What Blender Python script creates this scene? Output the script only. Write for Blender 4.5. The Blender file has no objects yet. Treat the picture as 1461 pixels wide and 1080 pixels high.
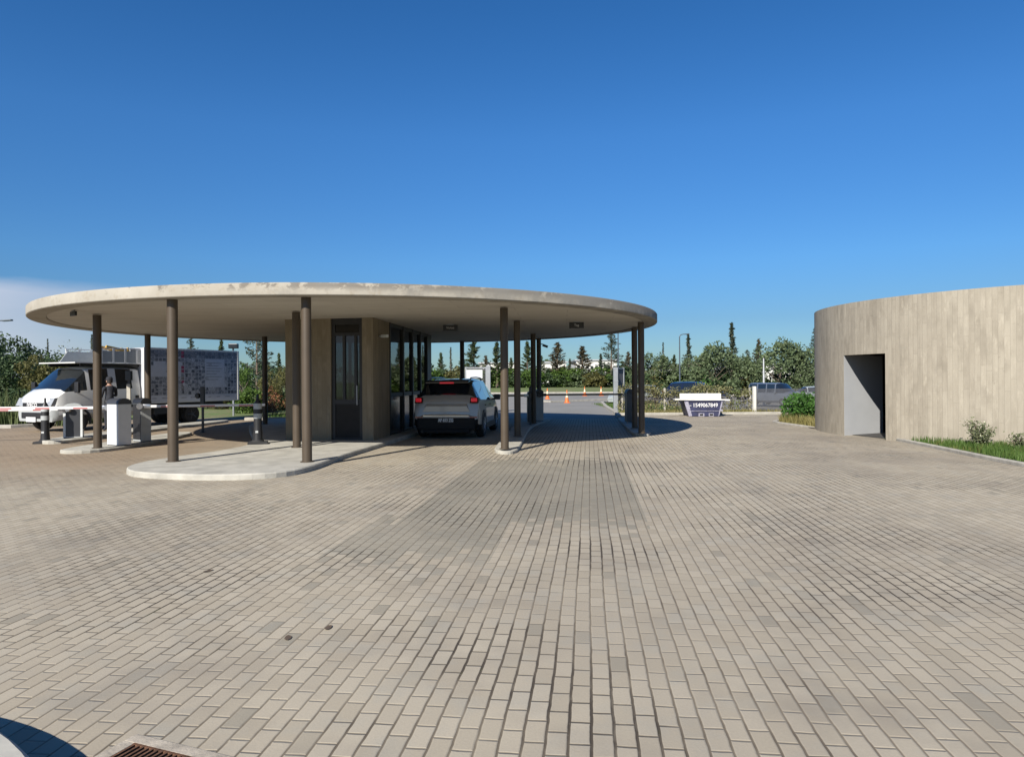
import bpy, bmesh, math, random
import numpy as np
from mathutils import Matrix, Vector
R = math.radians
PI = math.pi
rng = random.Random(7)
sc = bpy.context.scene
COL = sc.collection

# ------------------------------------------------------------------ camera numbers
F, H, PIT, ROL = 1013.0, 1.63, 1.286/1013, 0.0065
def ray(u, v):
    X = (u-730.5)/F; U = (540-v)/F
    x = X*math.cos(ROL)+U*math.sin(ROL); up = -X*math.sin(ROL)+U*math.cos(ROL)
    return x, math.cos(PIT)-up*math.sin(PIT), math.sin(PIT)+up*math.cos(PIT)
def at(u, v, Y):
    x, y, z = ray(u, v); k = Y/y
    return (x*k, Y, H+z*k)

# ------------------------------------------------------------------ materials
ALB = 0.78        # one common scale for every surface's base colour
class NT:
    def __init__(s, name):
        s.m = bpy.data.materials.new(name); s.m.use_nodes = True
        s.t = s.m.node_tree; s.n = s.t.nodes; s.l = s.t.links
        s.b = s.n['Principled BSDF']; s.out = s.n['Material Output']
    def add(s, typ, **kw):
        nd = s.n.new(typ)
        for k, v in kw.items():
            if k.startswith('i_'):
                key = k[2:]; key = int(key) if key.isdigit() else key.replace('_', ' ')
                if hasattr(v, 'is_output'): s.l.new(v, nd.inputs[key])
                else: nd.inputs[key].default_value = v
            else: setattr(nd, k, v)
        return nd
    def math(s, op, a, b=None, c=None, clamp=False):
        nd = s.n.new('ShaderNodeMath'); nd.operation = op; nd.use_clamp = clamp
        for i, v in enumerate((a, b, c)):
            if v is None: continue
            if hasattr(v, 'is_output'): s.l.new(v, nd.inputs[i])
            else: nd.inputs[i].default_value = v
        return nd.outputs[0]
    def mix(s, fac, a, b, blend='MIX'):
        nd = s.n.new('ShaderNodeMix'); nd.data_type = 'RGBA'; nd.blend_type = blend
        for i, v in ((0, fac), (6, a), (7, b)):
            if hasattr(v, 'is_output'): s.l.new(v, nd.inputs[i])
            else: nd.inputs[i].default_value = v if i == 0 else (v[0], v[1], v[2], 1)
        return nd.outputs[2]
    def ramp(s, fac, stops):
        nd = s.n.new('ShaderNodeValToRGB'); e = nd.color_ramp.elements
        while len(e) < len(stops): e.new(0.5)
        for q, (p, c) in zip(e, stops):
            q.position = p; q.color = (c, c, c, 1) if isinstance(c, (int, float)) else (c[0], c[1], c[2], 1)
        s.l.new(fac, nd.inputs[0]); return nd.outputs[0]
    def noise(s, vec, scale, detail=4, rough=0.55):
        nd = s.add('ShaderNodeTexNoise', i_Scale=scale, i_Detail=detail, i_Roughness=rough)
        if vec is not None: s.l.new(vec, nd.inputs['Vector'])
        return nd.outputs['Fac']
    def coord(s, which='Object'): return s.add('ShaderNodeTexCoord').outputs[which]
    def mapping(s, vec, scale=(1, 1, 1), rot=(0, 0, 0), loc=(0, 0, 0)):
        nd = s.add('ShaderNodeMapping'); nd.inputs['Scale'].default_value = scale
        nd.inputs['Rotation'].default_value = rot; nd.inputs['Location'].default_value = loc
        s.l.new(vec, nd.inputs['Vector']); return nd.outputs[0]
    def base(s, c):
        if hasattr(c, 'is_output'): s.l.new(s.mix(1.0, c, (ALB, ALB, ALB), 'MULTIPLY'), s.b.inputs['Base Color'])
        else: s.b.inputs['Base Color'].default_value = (c[0]*ALB, c[1]*ALB, c[2]*ALB, 1)
    def bump(s, h, strength=0.3, dist=0.02):
        nd = s.add('ShaderNodeBump', i_Strength=strength, i_Distance=dist)
        s.l.new(h, nd.inputs['Height']); s.l.new(nd.outputs[0], s.b.inputs['Normal'])

def simple(name, c, rough=0.6, metal=0.0, var=0.12, scale=6.0, spec=0.5, coat=0.0, bump=0.0):
    t = NT(name)
    n = t.noise(t.coord(), scale, 5)
    f = t.ramp(n, [(0.3, 0.0), (0.7, 1.0)])
    lo = [x*(1-var) for x in c]; hi = [min(1, x*(1+var)) for x in c]
    t.base(t.mix(f, lo, hi))
    t.b.inputs['Roughness'].default_value = rough; t.b.inputs['Metallic'].default_value = metal
    t.b.inputs['Specular IOR Level'].default_value = spec; t.b.inputs['Coat Weight'].default_value = coat
    if bump: t.bump(t.noise(t.coord(), scale*6, 4), bump, 0.01)
    return t.m

def emit(name, c, strength, base=None):
    t = NT(name); t.base(base or c); t.b.inputs['Emission Color'].default_value = (*c, 1)
    t.b.inputs['Emission Strength'].default_value = strength; t.b.inputs['Roughness'].default_value = 0.25
    return t.m

def leafmat(name, dark, light, scale=0.6, trans=0.25, third=None):
    t = NT(name)
    rnd = t.add('ShaderNodeNewGeometry').outputs['Random Per Island']
    big = t.ramp(t.noise(t.coord(), scale, 3), [(0.3, 0.0), (0.72, 1.0)])
    f = t.math('ADD', t.math('MULTIPLY', rnd, 0.65), t.math('MULTIPLY', big, 0.35))
    c = t.mix(f, dark, light)
    if third: c = t.mix(t.ramp(t.noise(t.coord(), scale*1.7, 3), [(0.55, 0.0), (0.72, 0.8)]), c, third)
    t.base(c); t.b.inputs['Roughness'].default_value = 0.6; t.b.inputs['Specular IOR Level'].default_value = 0.3
    tr = t.add('ShaderNodeBsdfTranslucent'); t.l.new(t.mix(1.0, c, (ALB, ALB, ALB), 'MULTIPLY'), tr.inputs['Color'])
    mx = t.add('ShaderNodeMixShader', i_0=trans); t.l.new(t.b.outputs[0], mx.inputs[1]); t.l.new(tr.outputs[0], mx.inputs[2])
    t.l.new(mx.outputs[0], t.out.inputs['Surface'])
    return t.m

def paving_mat():
    t = NT('paving_blocks'); co = t.coord()
    v = t.mapping(co, rot=(0, 0, R(-83.8)))
    # a slight waviness of the rows
    wob = t.add('ShaderNodeTexNoise', i_Scale=0.7, i_Detail=2.0); t.l.new(co, wob.inputs['Vector'])
    sub = t.add('ShaderNodeVectorMath', operation='SUBTRACT'); t.l.new(wob.outputs['Color'], sub.inputs[0]); sub.inputs[1].default_value = (.5, .5, .5)
    scl = t.add('ShaderNodeVectorMath', operation='SCALE'); t.l.new(sub.outputs[0], scl.inputs[0]); scl.inputs['Scale'].default_value = 0.02
    wob2 = t.add('ShaderNodeTexNoise', i_Scale=9.0, i_Detail=2.0); t.l.new(co, wob2.inputs['Vector'])
    sub2 = t.add('ShaderNodeVectorMath', operation='SUBTRACT'); t.l.new(wob2.outputs['Color'], sub2.inputs[0]); sub2.inputs[1].default_value = (.5, .5, .5)
    scl2 = t.add('ShaderNodeVectorMath', operation='SCALE'); t.l.new(sub2.outputs[0], scl2.inputs[0]); scl2.inputs['Scale'].default_value = 0.010
    ad0 = t.add('ShaderNodeVectorMath', operation='ADD'); t.l.new(scl.outputs[0], ad0.inputs[0]); t.l.new(scl2.outputs[0], ad0.inputs[1])
    ad = t.add('ShaderNodeVectorMath', operation='ADD'); t.l.new(v, ad.inputs[0]); t.l.new(ad0.outputs[0], ad.inputs[1])
    def bricks(ms, sm):
        b = t.add('ShaderNodeTexBrick', offset=0.5, i_Scale=1.0)
        b.inputs['Brick Width'].default_value = 0.2054; b.inputs['Row Height'].default_value = 0.1027
        b.inputs['Mortar Size'].default_value = ms; b.inputs['Mortar Smooth'].default_value = sm
        b.inputs['Color1'].default_value = (0, 0, 0, 1); b.inputs['Color2'].default_value = (1, 1, 1, 1); b.inputs['Mortar'].default_value = (.5, .5, .5, 1)
        t.l.new(ad.outputs[0], b.inputs['Vector']); return b
    jd = t.ramp(t.noise(co, 0.42, 5, 0.62), [(0.46, 0.0), (0.58, 1.0)])
    br = bricks(0.0045, 0.3); bs = bricks(0.013, 1.0)
    t.l.new(t.math('MULTIPLY_ADD', jd, 0.0045, 0.0042), br.inputs['Mortar Size'])
    sep = t.add('ShaderNodeSeparateColor'); t.l.new(br.outputs['Color'], sep.inputs[0]); rnd = sep.outputs[0]
    # block colour: warm grey, each block a little different
    c = t.mix(rnd, (0.44, 0.38, 0.285), (0.515, 0.452, 0.348))
    outl = t.ramp(rnd, [(0.0, 1.0), (0.02, 1.0), (0.03, 0.0)])
    c = t.mix(t.math('MULTIPLY', outl, 0.55), c, (0.275, 0.255, 0.205))
    big = t.noise(co, 0.16, 5, 0.6); mid = t.noise(co, 0.9, 5, 0.6); fine = t.noise(co, 70, 4, 0.7)
    c = t.mix(t.math('MULTIPLY', t.ramp(big, [(0.42, 0.0), (0.62, 1.0)]), 0.45), c, (0.255, 0.215, 0.17))
    c = t.mix(t.math('MULTIPLY', t.ramp(mid, [(0.5, 0.0), (0.68, 1.0)]), 0.38), c, (0.235, 0.205, 0.17))
    gry = t.noise(co, 2.6, 3, 0.6)
    c = t.mix(t.math('MULTIPLY', t.ramp(gry, [(0.5, 0.0), (0.7, 1.0)]), 0.25), c, (0.35, 0.36, 0.33))
    # relaid patch of greyer blocks along the lane
    sp = t.add('ShaderNodeSeparateXYZ'); t.l.new(v, sp.inputs[0])
    jit = t.math('MULTIPLY', t.math('SUBTRACT', rnd, 0.5), 0.9)
    def band(x, lo, hi): return t.math('MULTIPLY', t.math('GREATER_THAN', x, lo), t.math('LESS_THAN', x, hi))
    lon = t.math('ADD', sp.outputs[0], jit); lat = sp.outputs[1]
    patch = t.math('MULTIPLY', band(lon, 8.1, 14.4), band(lat, -0.65, 2.2))
    p2 = t.math('MULTIPLY', band(lon, 6.4, 8.1), band(lat, 0.9, 2.5))
    pm = t.math('MULTIPLY', t.math('ADD', patch, t.math('MULTIPLY', p2, 0.8)), t.ramp(mid, [(0.25, 0.6), (0.6, 1.0)]))
    c = t.mix(t.math('MULTIPLY', pm, 0.7), c, (0.225, 0.212, 0.17))
    # tyre tracks along the lanes
    trk = t.noise(t.mapping(v, scale=(0.10, 1.1, 1)), 1.0, 3)
    c = t.mix(t.math('MULTIPLY', t.ramp(trk, [(0.52, 0.0), (0.7, 1.0)]), 0.28), c, (0.22, 0.2, 0.17))
    # the browner, dustier lane to the left
    px = t.add('ShaderNodeSeparateXYZ'); t.l.new(co, px.inputs[0])
    left = t.math('MULTIPLY', t.math('SUBTRACT', -5.0, px.outputs[0]), 0.28, clamp=True)
    farr = t.math('MULTIPLY', t.math('SUBTRACT', px.outputs[1], 10.5), 0.25, clamp=True)
    c = t.mix(t.math('MULTIPLY', t.math('MULTIPLY', left, farr), 0.75), c, (0.335, 0.245, 0.16))
    c = t.mix(t.math('MULTIPLY', t.ramp(fine, [(0.35, 0.0), (0.7, 1.0)]), 0.16), c, (0.2, 0.175, 0.145))
    # joints: filled with sand in places, open and dark elsewhere
    jc = t.mix(jd, (0.165, 0.13, 0.09), (0.072, 0.057, 0.042))
    av = t.add('ShaderNodeSeparateXYZ'); t.l.new(ad.outputs[0], av.inputs[0])
    dl = t.math('MULTIPLY', t.math('ABSOLUTE', t.math('SUBTRACT', t.math('FRACT', t.math('ADD', t.math('DIVIDE', av.outputs[1], 0.1027), 0.5)), 0.5)), 0.1027)
    wl = t.math('MULTIPLY_ADD', jd, 0.0024, 0.004)
    lj = t.math('SUBTRACT', 1.0, t.math('DIVIDE', t.math('SUBTRACT', dl, wl), 0.0022, clamp=True), clamp=True)
    edge = t.math('MULTIPLY', bs.outputs['Fac'], t.math('MULTIPLY_ADD', jd, 0.25, 0.08))
    c = t.mix(edge, c, (0.19, 0.165, 0.13))
    c = t.mix(t.math('MULTIPLY', br.outputs['Fac'], t.math('MULTIPLY_ADD', jd, 0.35, 0.42)), c, jc)
    c = t.mix(t.math('MULTIPLY', lj, t.math('MULTIPLY_ADD', jd, 0.38, 0.52)), c, jc)
    # weeds and moss here and there in the joints
    wd = t.ramp(t.noise(co, 1.7, 4, 0.7), [(0.64, 0.0), (0.72, 1.0)])
    c = t.mix(t.math('MULTIPLY', t.math('MULTIPLY', wd, lj), 0.5), c, (0.09, 0.10, 0.03))
    # spilt sand smeared over the blocks, chipped edges
    sand = t.ramp(t.noise(t.mapping(v, scale=(0.5, 1.4, 1)), 1.9, 5, 0.7), [(0.55, 0.0), (0.72, 1.0)])
    c = t.mix(t.math('MULTIPLY', sand, 0.4), c, (0.44, 0.385, 0.29))
    chip = t.math('MULTIPLY', t.math('GREATER_THAN', bs.outputs['Fac'], 0.25), t.ramp(t.noise(co, 26, 3, 0.6), [(0.64, 0.0), (0.68, 1.0)]))
    c = t.mix(t.math('MULTIPLY', chip, 0.45), c, (0.2, 0.17, 0.13))
    # oil drips and crumbs
    vo = t.add('ShaderNodeTexVoronoi', i_Scale=1.15, i_Randomness=1.0); t.l.new(co, vo.inputs['Vector'])
    sz = t.add('ShaderNodeSeparateColor'); t.l.new(vo.outputs['Color'], sz.inputs[0])
    dot = t.math('LESS_THAN', t.math('ADD', vo.outputs['Distance'], t.math('MULTIPLY', fine, 0.02)), t.math('MULTIPLY', t.math('SUBTRACT', sz.outputs[0], 0.55), 0.08))
    c = t.mix(t.math('MULTIPLY', dot, 0.7), c, (0.08, 0.07, 0.06))
    t.base(c); t.b.inputs['Roughness'].default_value = 0.85; t.b.inputs['Specular IOR Level'].default_value = 0.25
    hgt = t.math('ADD', t.math('MULTIPLY', t.math('SUBTRACT', 1.0, bs.outputs['Fac']), 1.0), t.math('ADD', t.math('MULTIPLY', fine, 0.25), t.math('MULTIPLY', rnd, 0.35)))
    t.bump(hgt, 0.55, 0.007)
    return t.m

def board_concrete(name, c1, c2, uv=True, plank=0.13, length=1.6, streak=0.5, stain=(0.2, 0.175, 0.14)):
    """Board-marked concrete: planks run up the second texture axis."""
    t = NT(name); co = t.coord('UV' if uv else 'Object')
    if uv:
        sx = t.add('ShaderNodeSeparateXYZ'); t.l.new(co, sx.inputs[0])
        cb = t.add('ShaderNodeCombineXYZ'); t.l.new(sx.outputs[1], cb.inputs[0]); t.l.new(sx.outputs[0], cb.inputs[1]); v = cb.outputs[0]
    else: v = co
    # every row of boards starts at its own height
    sv = t.add('ShaderNodeSeparateXYZ'); t.l.new(v, sv.inputs[0])
    row = t.math('FLOOR', t.math('DIVIDE', sv.outputs[1], plank))
    wn = t.add('ShaderNodeTexWhiteNoise', noise_dimensions='1D'); t.l.new(row, wn.inputs['W'])
    cv = t.add('ShaderNodeCombineXYZ'); t.l.new(t.math('ADD', sv.outputs[0], t.math('MULTIPLY', wn.outputs['Value'], length)), cv.inputs[0]); t.l.new(sv.outputs[1], cv.inputs[1])
    v = cv.outputs[0]
    b = t.add('ShaderNodeTexBrick', offset=0.0, i_Scale=1.0)
    b.inputs['Brick Width'].default_value = length; b.inputs['Row Height'].default_value = plank
    b.inputs['Mortar Size'].default_value = 0.004; b.inputs['Mortar Smooth'].default_value = 0.5
    b.inputs['Color1'].default_value = (0, 0, 0, 1); b.inputs['Color2'].default_value = (1, 1, 1, 1); b.inputs['Mortar'].default_value = (.4, .4, .4, 1)
    t.l.new(v, b.inputs['Vector'])
    se = t.add('ShaderNodeSeparateColor'); t.l.new(b.outputs['Color'], se.inputs[0]); rnd = se.outputs[0]
    grain = t.noise(t.mapping(v, scale=(1.0, 14, 1)), 1.6, 6, 0.65)
    blot = t.noise(v, 1.1, 5, 0.6); fine = t.noise(v, 40, 4, 0.7)
    sr = t.noise(t.mapping(v, scale=(0.45, 7, 1)), 1.0, 6, 0.7)
    f = t.math('ADD', t.math('MULTIPLY', rnd, 0.29), t.math('ADD', t.math('MULTIPLY', t.ramp(grain, [(0.3, 0.0), (0.7, 1.0)]), 0.16), t.math('ADD', t.math('MULTIPLY', t.ramp(sr, [(0.35, 0.0), (0.65, 1.0)]), 0.2), t.math('MULTIPLY', t.ramp(t.noise(t.mapping(v, scale=(0.7, 2.2, 1)), 1.6, 6, 0.65), [(0.36, 0.0), (0.62, 1.0)]), 0.38))))
    c = t.mix(f, c1, c2)
    c = t.mix(t.math('MULTIPLY', t.ramp(blot, [(0.48, 0.0), (0.7, 1.0)]), streak), c, [x*0.82 for x in c1])
    dr = t.noise(t.mapping(v, scale=(0.25, 5, 1)), 1.0, 5, 0.6)
    c = t.mix(t.math('MULTIPLY', t.ramp(dr, [(0.58, 0.0), (0.74, 1.0)]), 0.25), c, stain)
    c = t.mix(t.math('MULTIPLY', b.outputs['Fac'], 0.10), c, [x*0.55 for x in c1])
    pale = t.ramp(t.noise(t.mapping(v, scale=(0.8, 2.6, 1)), 2.3, 5, 0.7), [(0.55, 0.0), (0.68, 1.0)])
    c = t.mix(t.math('MULTIPLY', pale, 0.4), c, [min(1, x*1.22) for x in c2])
    pit = t.ramp(t.noise(v, 22, 2, 0.5), [(0.68, 0.0), (0.74, 1.0)])
    c = t.mix(t.math('MULTIPLY', pit, 0.35), c, [x*0.5 for x in c1])
    t.base(c); t.b.inputs['Roughness'].default_value = 0.88; t.b.inputs['Specular IOR Level'].default_value = 0.25
    t.bump(t.math('ADD', t.math('MULTIPLY', rnd, 0.7), t.math('ADD', t.math('MULTIPLY', grain, 0.6), t.math('SUBTRACT', t.math('MULTIPLY', fine, 0.3), b.outputs['Fac']))), 0.5, 0.012)
    return t.m

def rim_concrete():
    t = NT('weathered_slab_concrete'); co = t.coord()
    n1 = t.noise(co, 0.9, 6, 0.65); n2 = t.noise(co, 7, 5, 0.6); n3 = t.noise(co, 60, 3, 0.6)
    c = t.mix(t.ramp(n1, [(0.3, 0.0), (0.7, 1.0)]), (0.355, 0.325, 0.27), (0.47, 0.435, 0.37))
    c = t.mix(t.math('MULTIPLY', t.ramp(n2, [(0.52, 0.0), (0.68, 1.0)]), 0.5), c, (0.32, 0.27, 0.2))
    sp = t.add('ShaderNodeSeparateXYZ'); t.l.new(co, sp.inputs[0])
    # lichen and drip stains, heavier near the top edge and to one side
    up = t.math('MULTIPLY', t.math('SUBTRACT', sp.outputs[2], 0.06), 9.0, clamp=True)
    side = t.math('ADD', t.math('MULTIPLY', sp.outputs[0], 0.025), 0.05)
    spots = t.ramp(t.math('ADD', t.noise(t.mapping(co, scale=(1, 1, 1.6)), 3.2, 6, 0.68), side), [(0.53, 0.0), (0.6, 1.0)])
    c = t.mix(t.math('MULTIPLY', t.math('MULTIPLY', spots, up), 0.75), c, (0.13, 0.115, 0.10))
    grey = t.ramp(t.math('ADD', t.noise(co, 1.6, 5, 0.6), t.math('MULTIPLY', sp.outputs[0], 0.028)), [(0.55, 0.0), (0.75, 1.0)])
    c = t.mix(t.math('MULTIPLY', grey, 0.8), c, (0.215, 0.205, 0.185))
    c = t.mix(t.math('MULTIPLY', n3, 0.18), c, (0.2, 0.18, 0.15))
    t.base(c); t.b.inputs['Roughness'].default_value = 0.9; t.b.inputs['Specular IOR Level'].default_value = 0.2
    t.bump(t.math('ADD', n2, t.math('MULTIPLY', n3, 0.4)), 0.35, 0.012)
    return t.m

def soffit_concrete():
    t = NT('soffit_concrete'); v = t.mapping(t.coord(), rot=(0, 0, R(4)))
    b = t.add('ShaderNodeTexBrick', offset=0.5, i_Scale=1.0)
    b.inputs['Brick Width'].default_value = 2.4; b.inputs['Row Height'].default_value = 0.6
    b.inputs['Mortar Size'].default_value = 0.008; b.inputs['Mortar Smooth'].default_value = 0.6
    b.inputs['Color1'].default_value = (0, 0, 0, 1); b.inputs['Color2'].default_value = (1, 1, 1, 1); b.inputs['Mortar'].default_value = (.5, .5, .5, 1)
    t.l.new(v, b.inputs['Vector'])
    se = t.add('ShaderNodeSeparateColor'); t.l.new(b.outputs['Color'], se.inputs[0])
    n = t.noise(v, 0.7, 6, 0.6); st = t.noise(t.mapping(v, scale=(0.4, 4, 1)), 1.3, 5, 0.6)
    c = t.mix(t.math('ADD', t.math('MULTIPLY', se.outputs[0], 0.4), t.math('MULTIPLY', n, 0.6)), (0.49, 0.455, 0.39), (0.62, 0.58, 0.50))
    c = t.mix(t.math('MULTIPLY', t.ramp(st, [(0.5, 0.0), (0.7, 1.0)]), 0.4), c, (0.30, 0.26, 0.21))
    c = t.mix(t.math('MULTIPLY', b.outputs['Fac'], 0.65), c, (0.24, 0.2, 0.17))
    t.base(c); t.b.inputs['Roughness'].default_value = 0.85
    return t.m

def glass(name, tint=(0.75, 0.82, 0.82), ior=1.5, spec=(1, 1, 1)):
    t = NT(name)
    tr = t.add('ShaderNodeBsdfTransparent'); tr.inputs[0].default_value = (*tint, 1)
    gl = t.add('ShaderNodeBsdfGlossy'); gl.inputs['Color'].default_value = (*spec, 1); gl.inputs['Roughness'].default_value = 0.015
    fr = t.add('ShaderNodeFresnel', i_IOR=ior)
    mx = t.add('ShaderNodeMixShader'); t.l.new(fr.outputs[0], mx.inputs[0]); t.l.new(tr.outputs[0], mx.inputs[1]); t.l.new(gl.outputs[0], mx.inputs[2])
    t.l.new(mx.outputs[0], t.out.inputs['Surface'])
    return t.m

def stripe_mat():
    t = NT('barrier_arm_red_and_white'); sp = t.add('ShaderNodeSeparateXYZ'); t.l.new(t.coord(), sp.inputs[0])
    m = t.math('FRACT', t.math('MULTIPLY', sp.outputs[0], 1/0.95))
    k = t.math('MULTIPLY', t.math('GREATER_THAN', m, 0.52), t.math('LESS_THAN', m, 0.9))
    up = t.math('LESS_THAN', t.math('ABSOLUTE', t.math('ADD', sp.outputs[2], 0.01)), 0.018)
    c = t.mix(t.math('MULTIPLY', k, up), (0.78, 0.78, 0.78), (0.46, 0.13, 0.13))
    c = t.mix(t.math('MULTIPLY', t.noise(t.coord(), 8, 4), 0.18), c, (0.3, 0.27, 0.24))
    t.base(c); t.b.inputs['Roughness'].default_value = 0.4
    return t.m

def ground_mat():
    t = NT('field_ground'); co = t.coord()
    n1 = t.noise(co, 0.09, 6, 0.65); n2 = t.noise(co, 1.3, 6, 0.7); n3 = t.noise(co, 9, 4, 0.7)
    g = t.mix(n3, (0.075, 0.135, 0.025), (0.15, 0.23, 0.055))
    g = t.mix(t.ramp(n2, [(0.42, 0.0), (0.62, 1.0)]), g, (0.17, 0.17, 0.07))
    g = t.mix(t.math('MULTIPLY', t.ramp(n1, [(0.5, 0.0), (0.66, 1.0)]), 0.6), g, (0.24, 0.2, 0.12))
    t.base(g); t.b.inputs['Roughness'].default_value = 0.95; t.bump(t.math('ADD', n2, n3), 0.6, 0.06)
    return t.m

def asphalt_mat(name='grey_asphalt', c=(0.27, 0.258, 0.235)):
    t = NT(name); co = t.coord()
    n1 = t.noise(co, 0.25, 5, 0.6); n2 = t.noise(co, 60, 4, 0.7)
    st = t.noise(t.mapping(co, scale=(0.06, 0.5, 1)), 1.0, 4, 0.6)
    a = t.mix(t.ramp(n1, [(0.35, 0.0), (0.7, 1.0)]), [x*0.85 for x in c], [x*1.15 for x in c])
    a = t.mix(t.math('MULTIPLY', t.ramp(st, [(0.5, 0.0), (0.62, 1.0)]), 0.45), a, [x*0.66 for x in c])
    a = t.mix(t.math('MULTIPLY', n2, 0.25), a, (0.26, 0.24, 0.21))
    t.base(a); t.b.inputs['Roughness'].default_value = 0.85; t.bump(n2, 0.3, 0.01)
    return t.m

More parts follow.
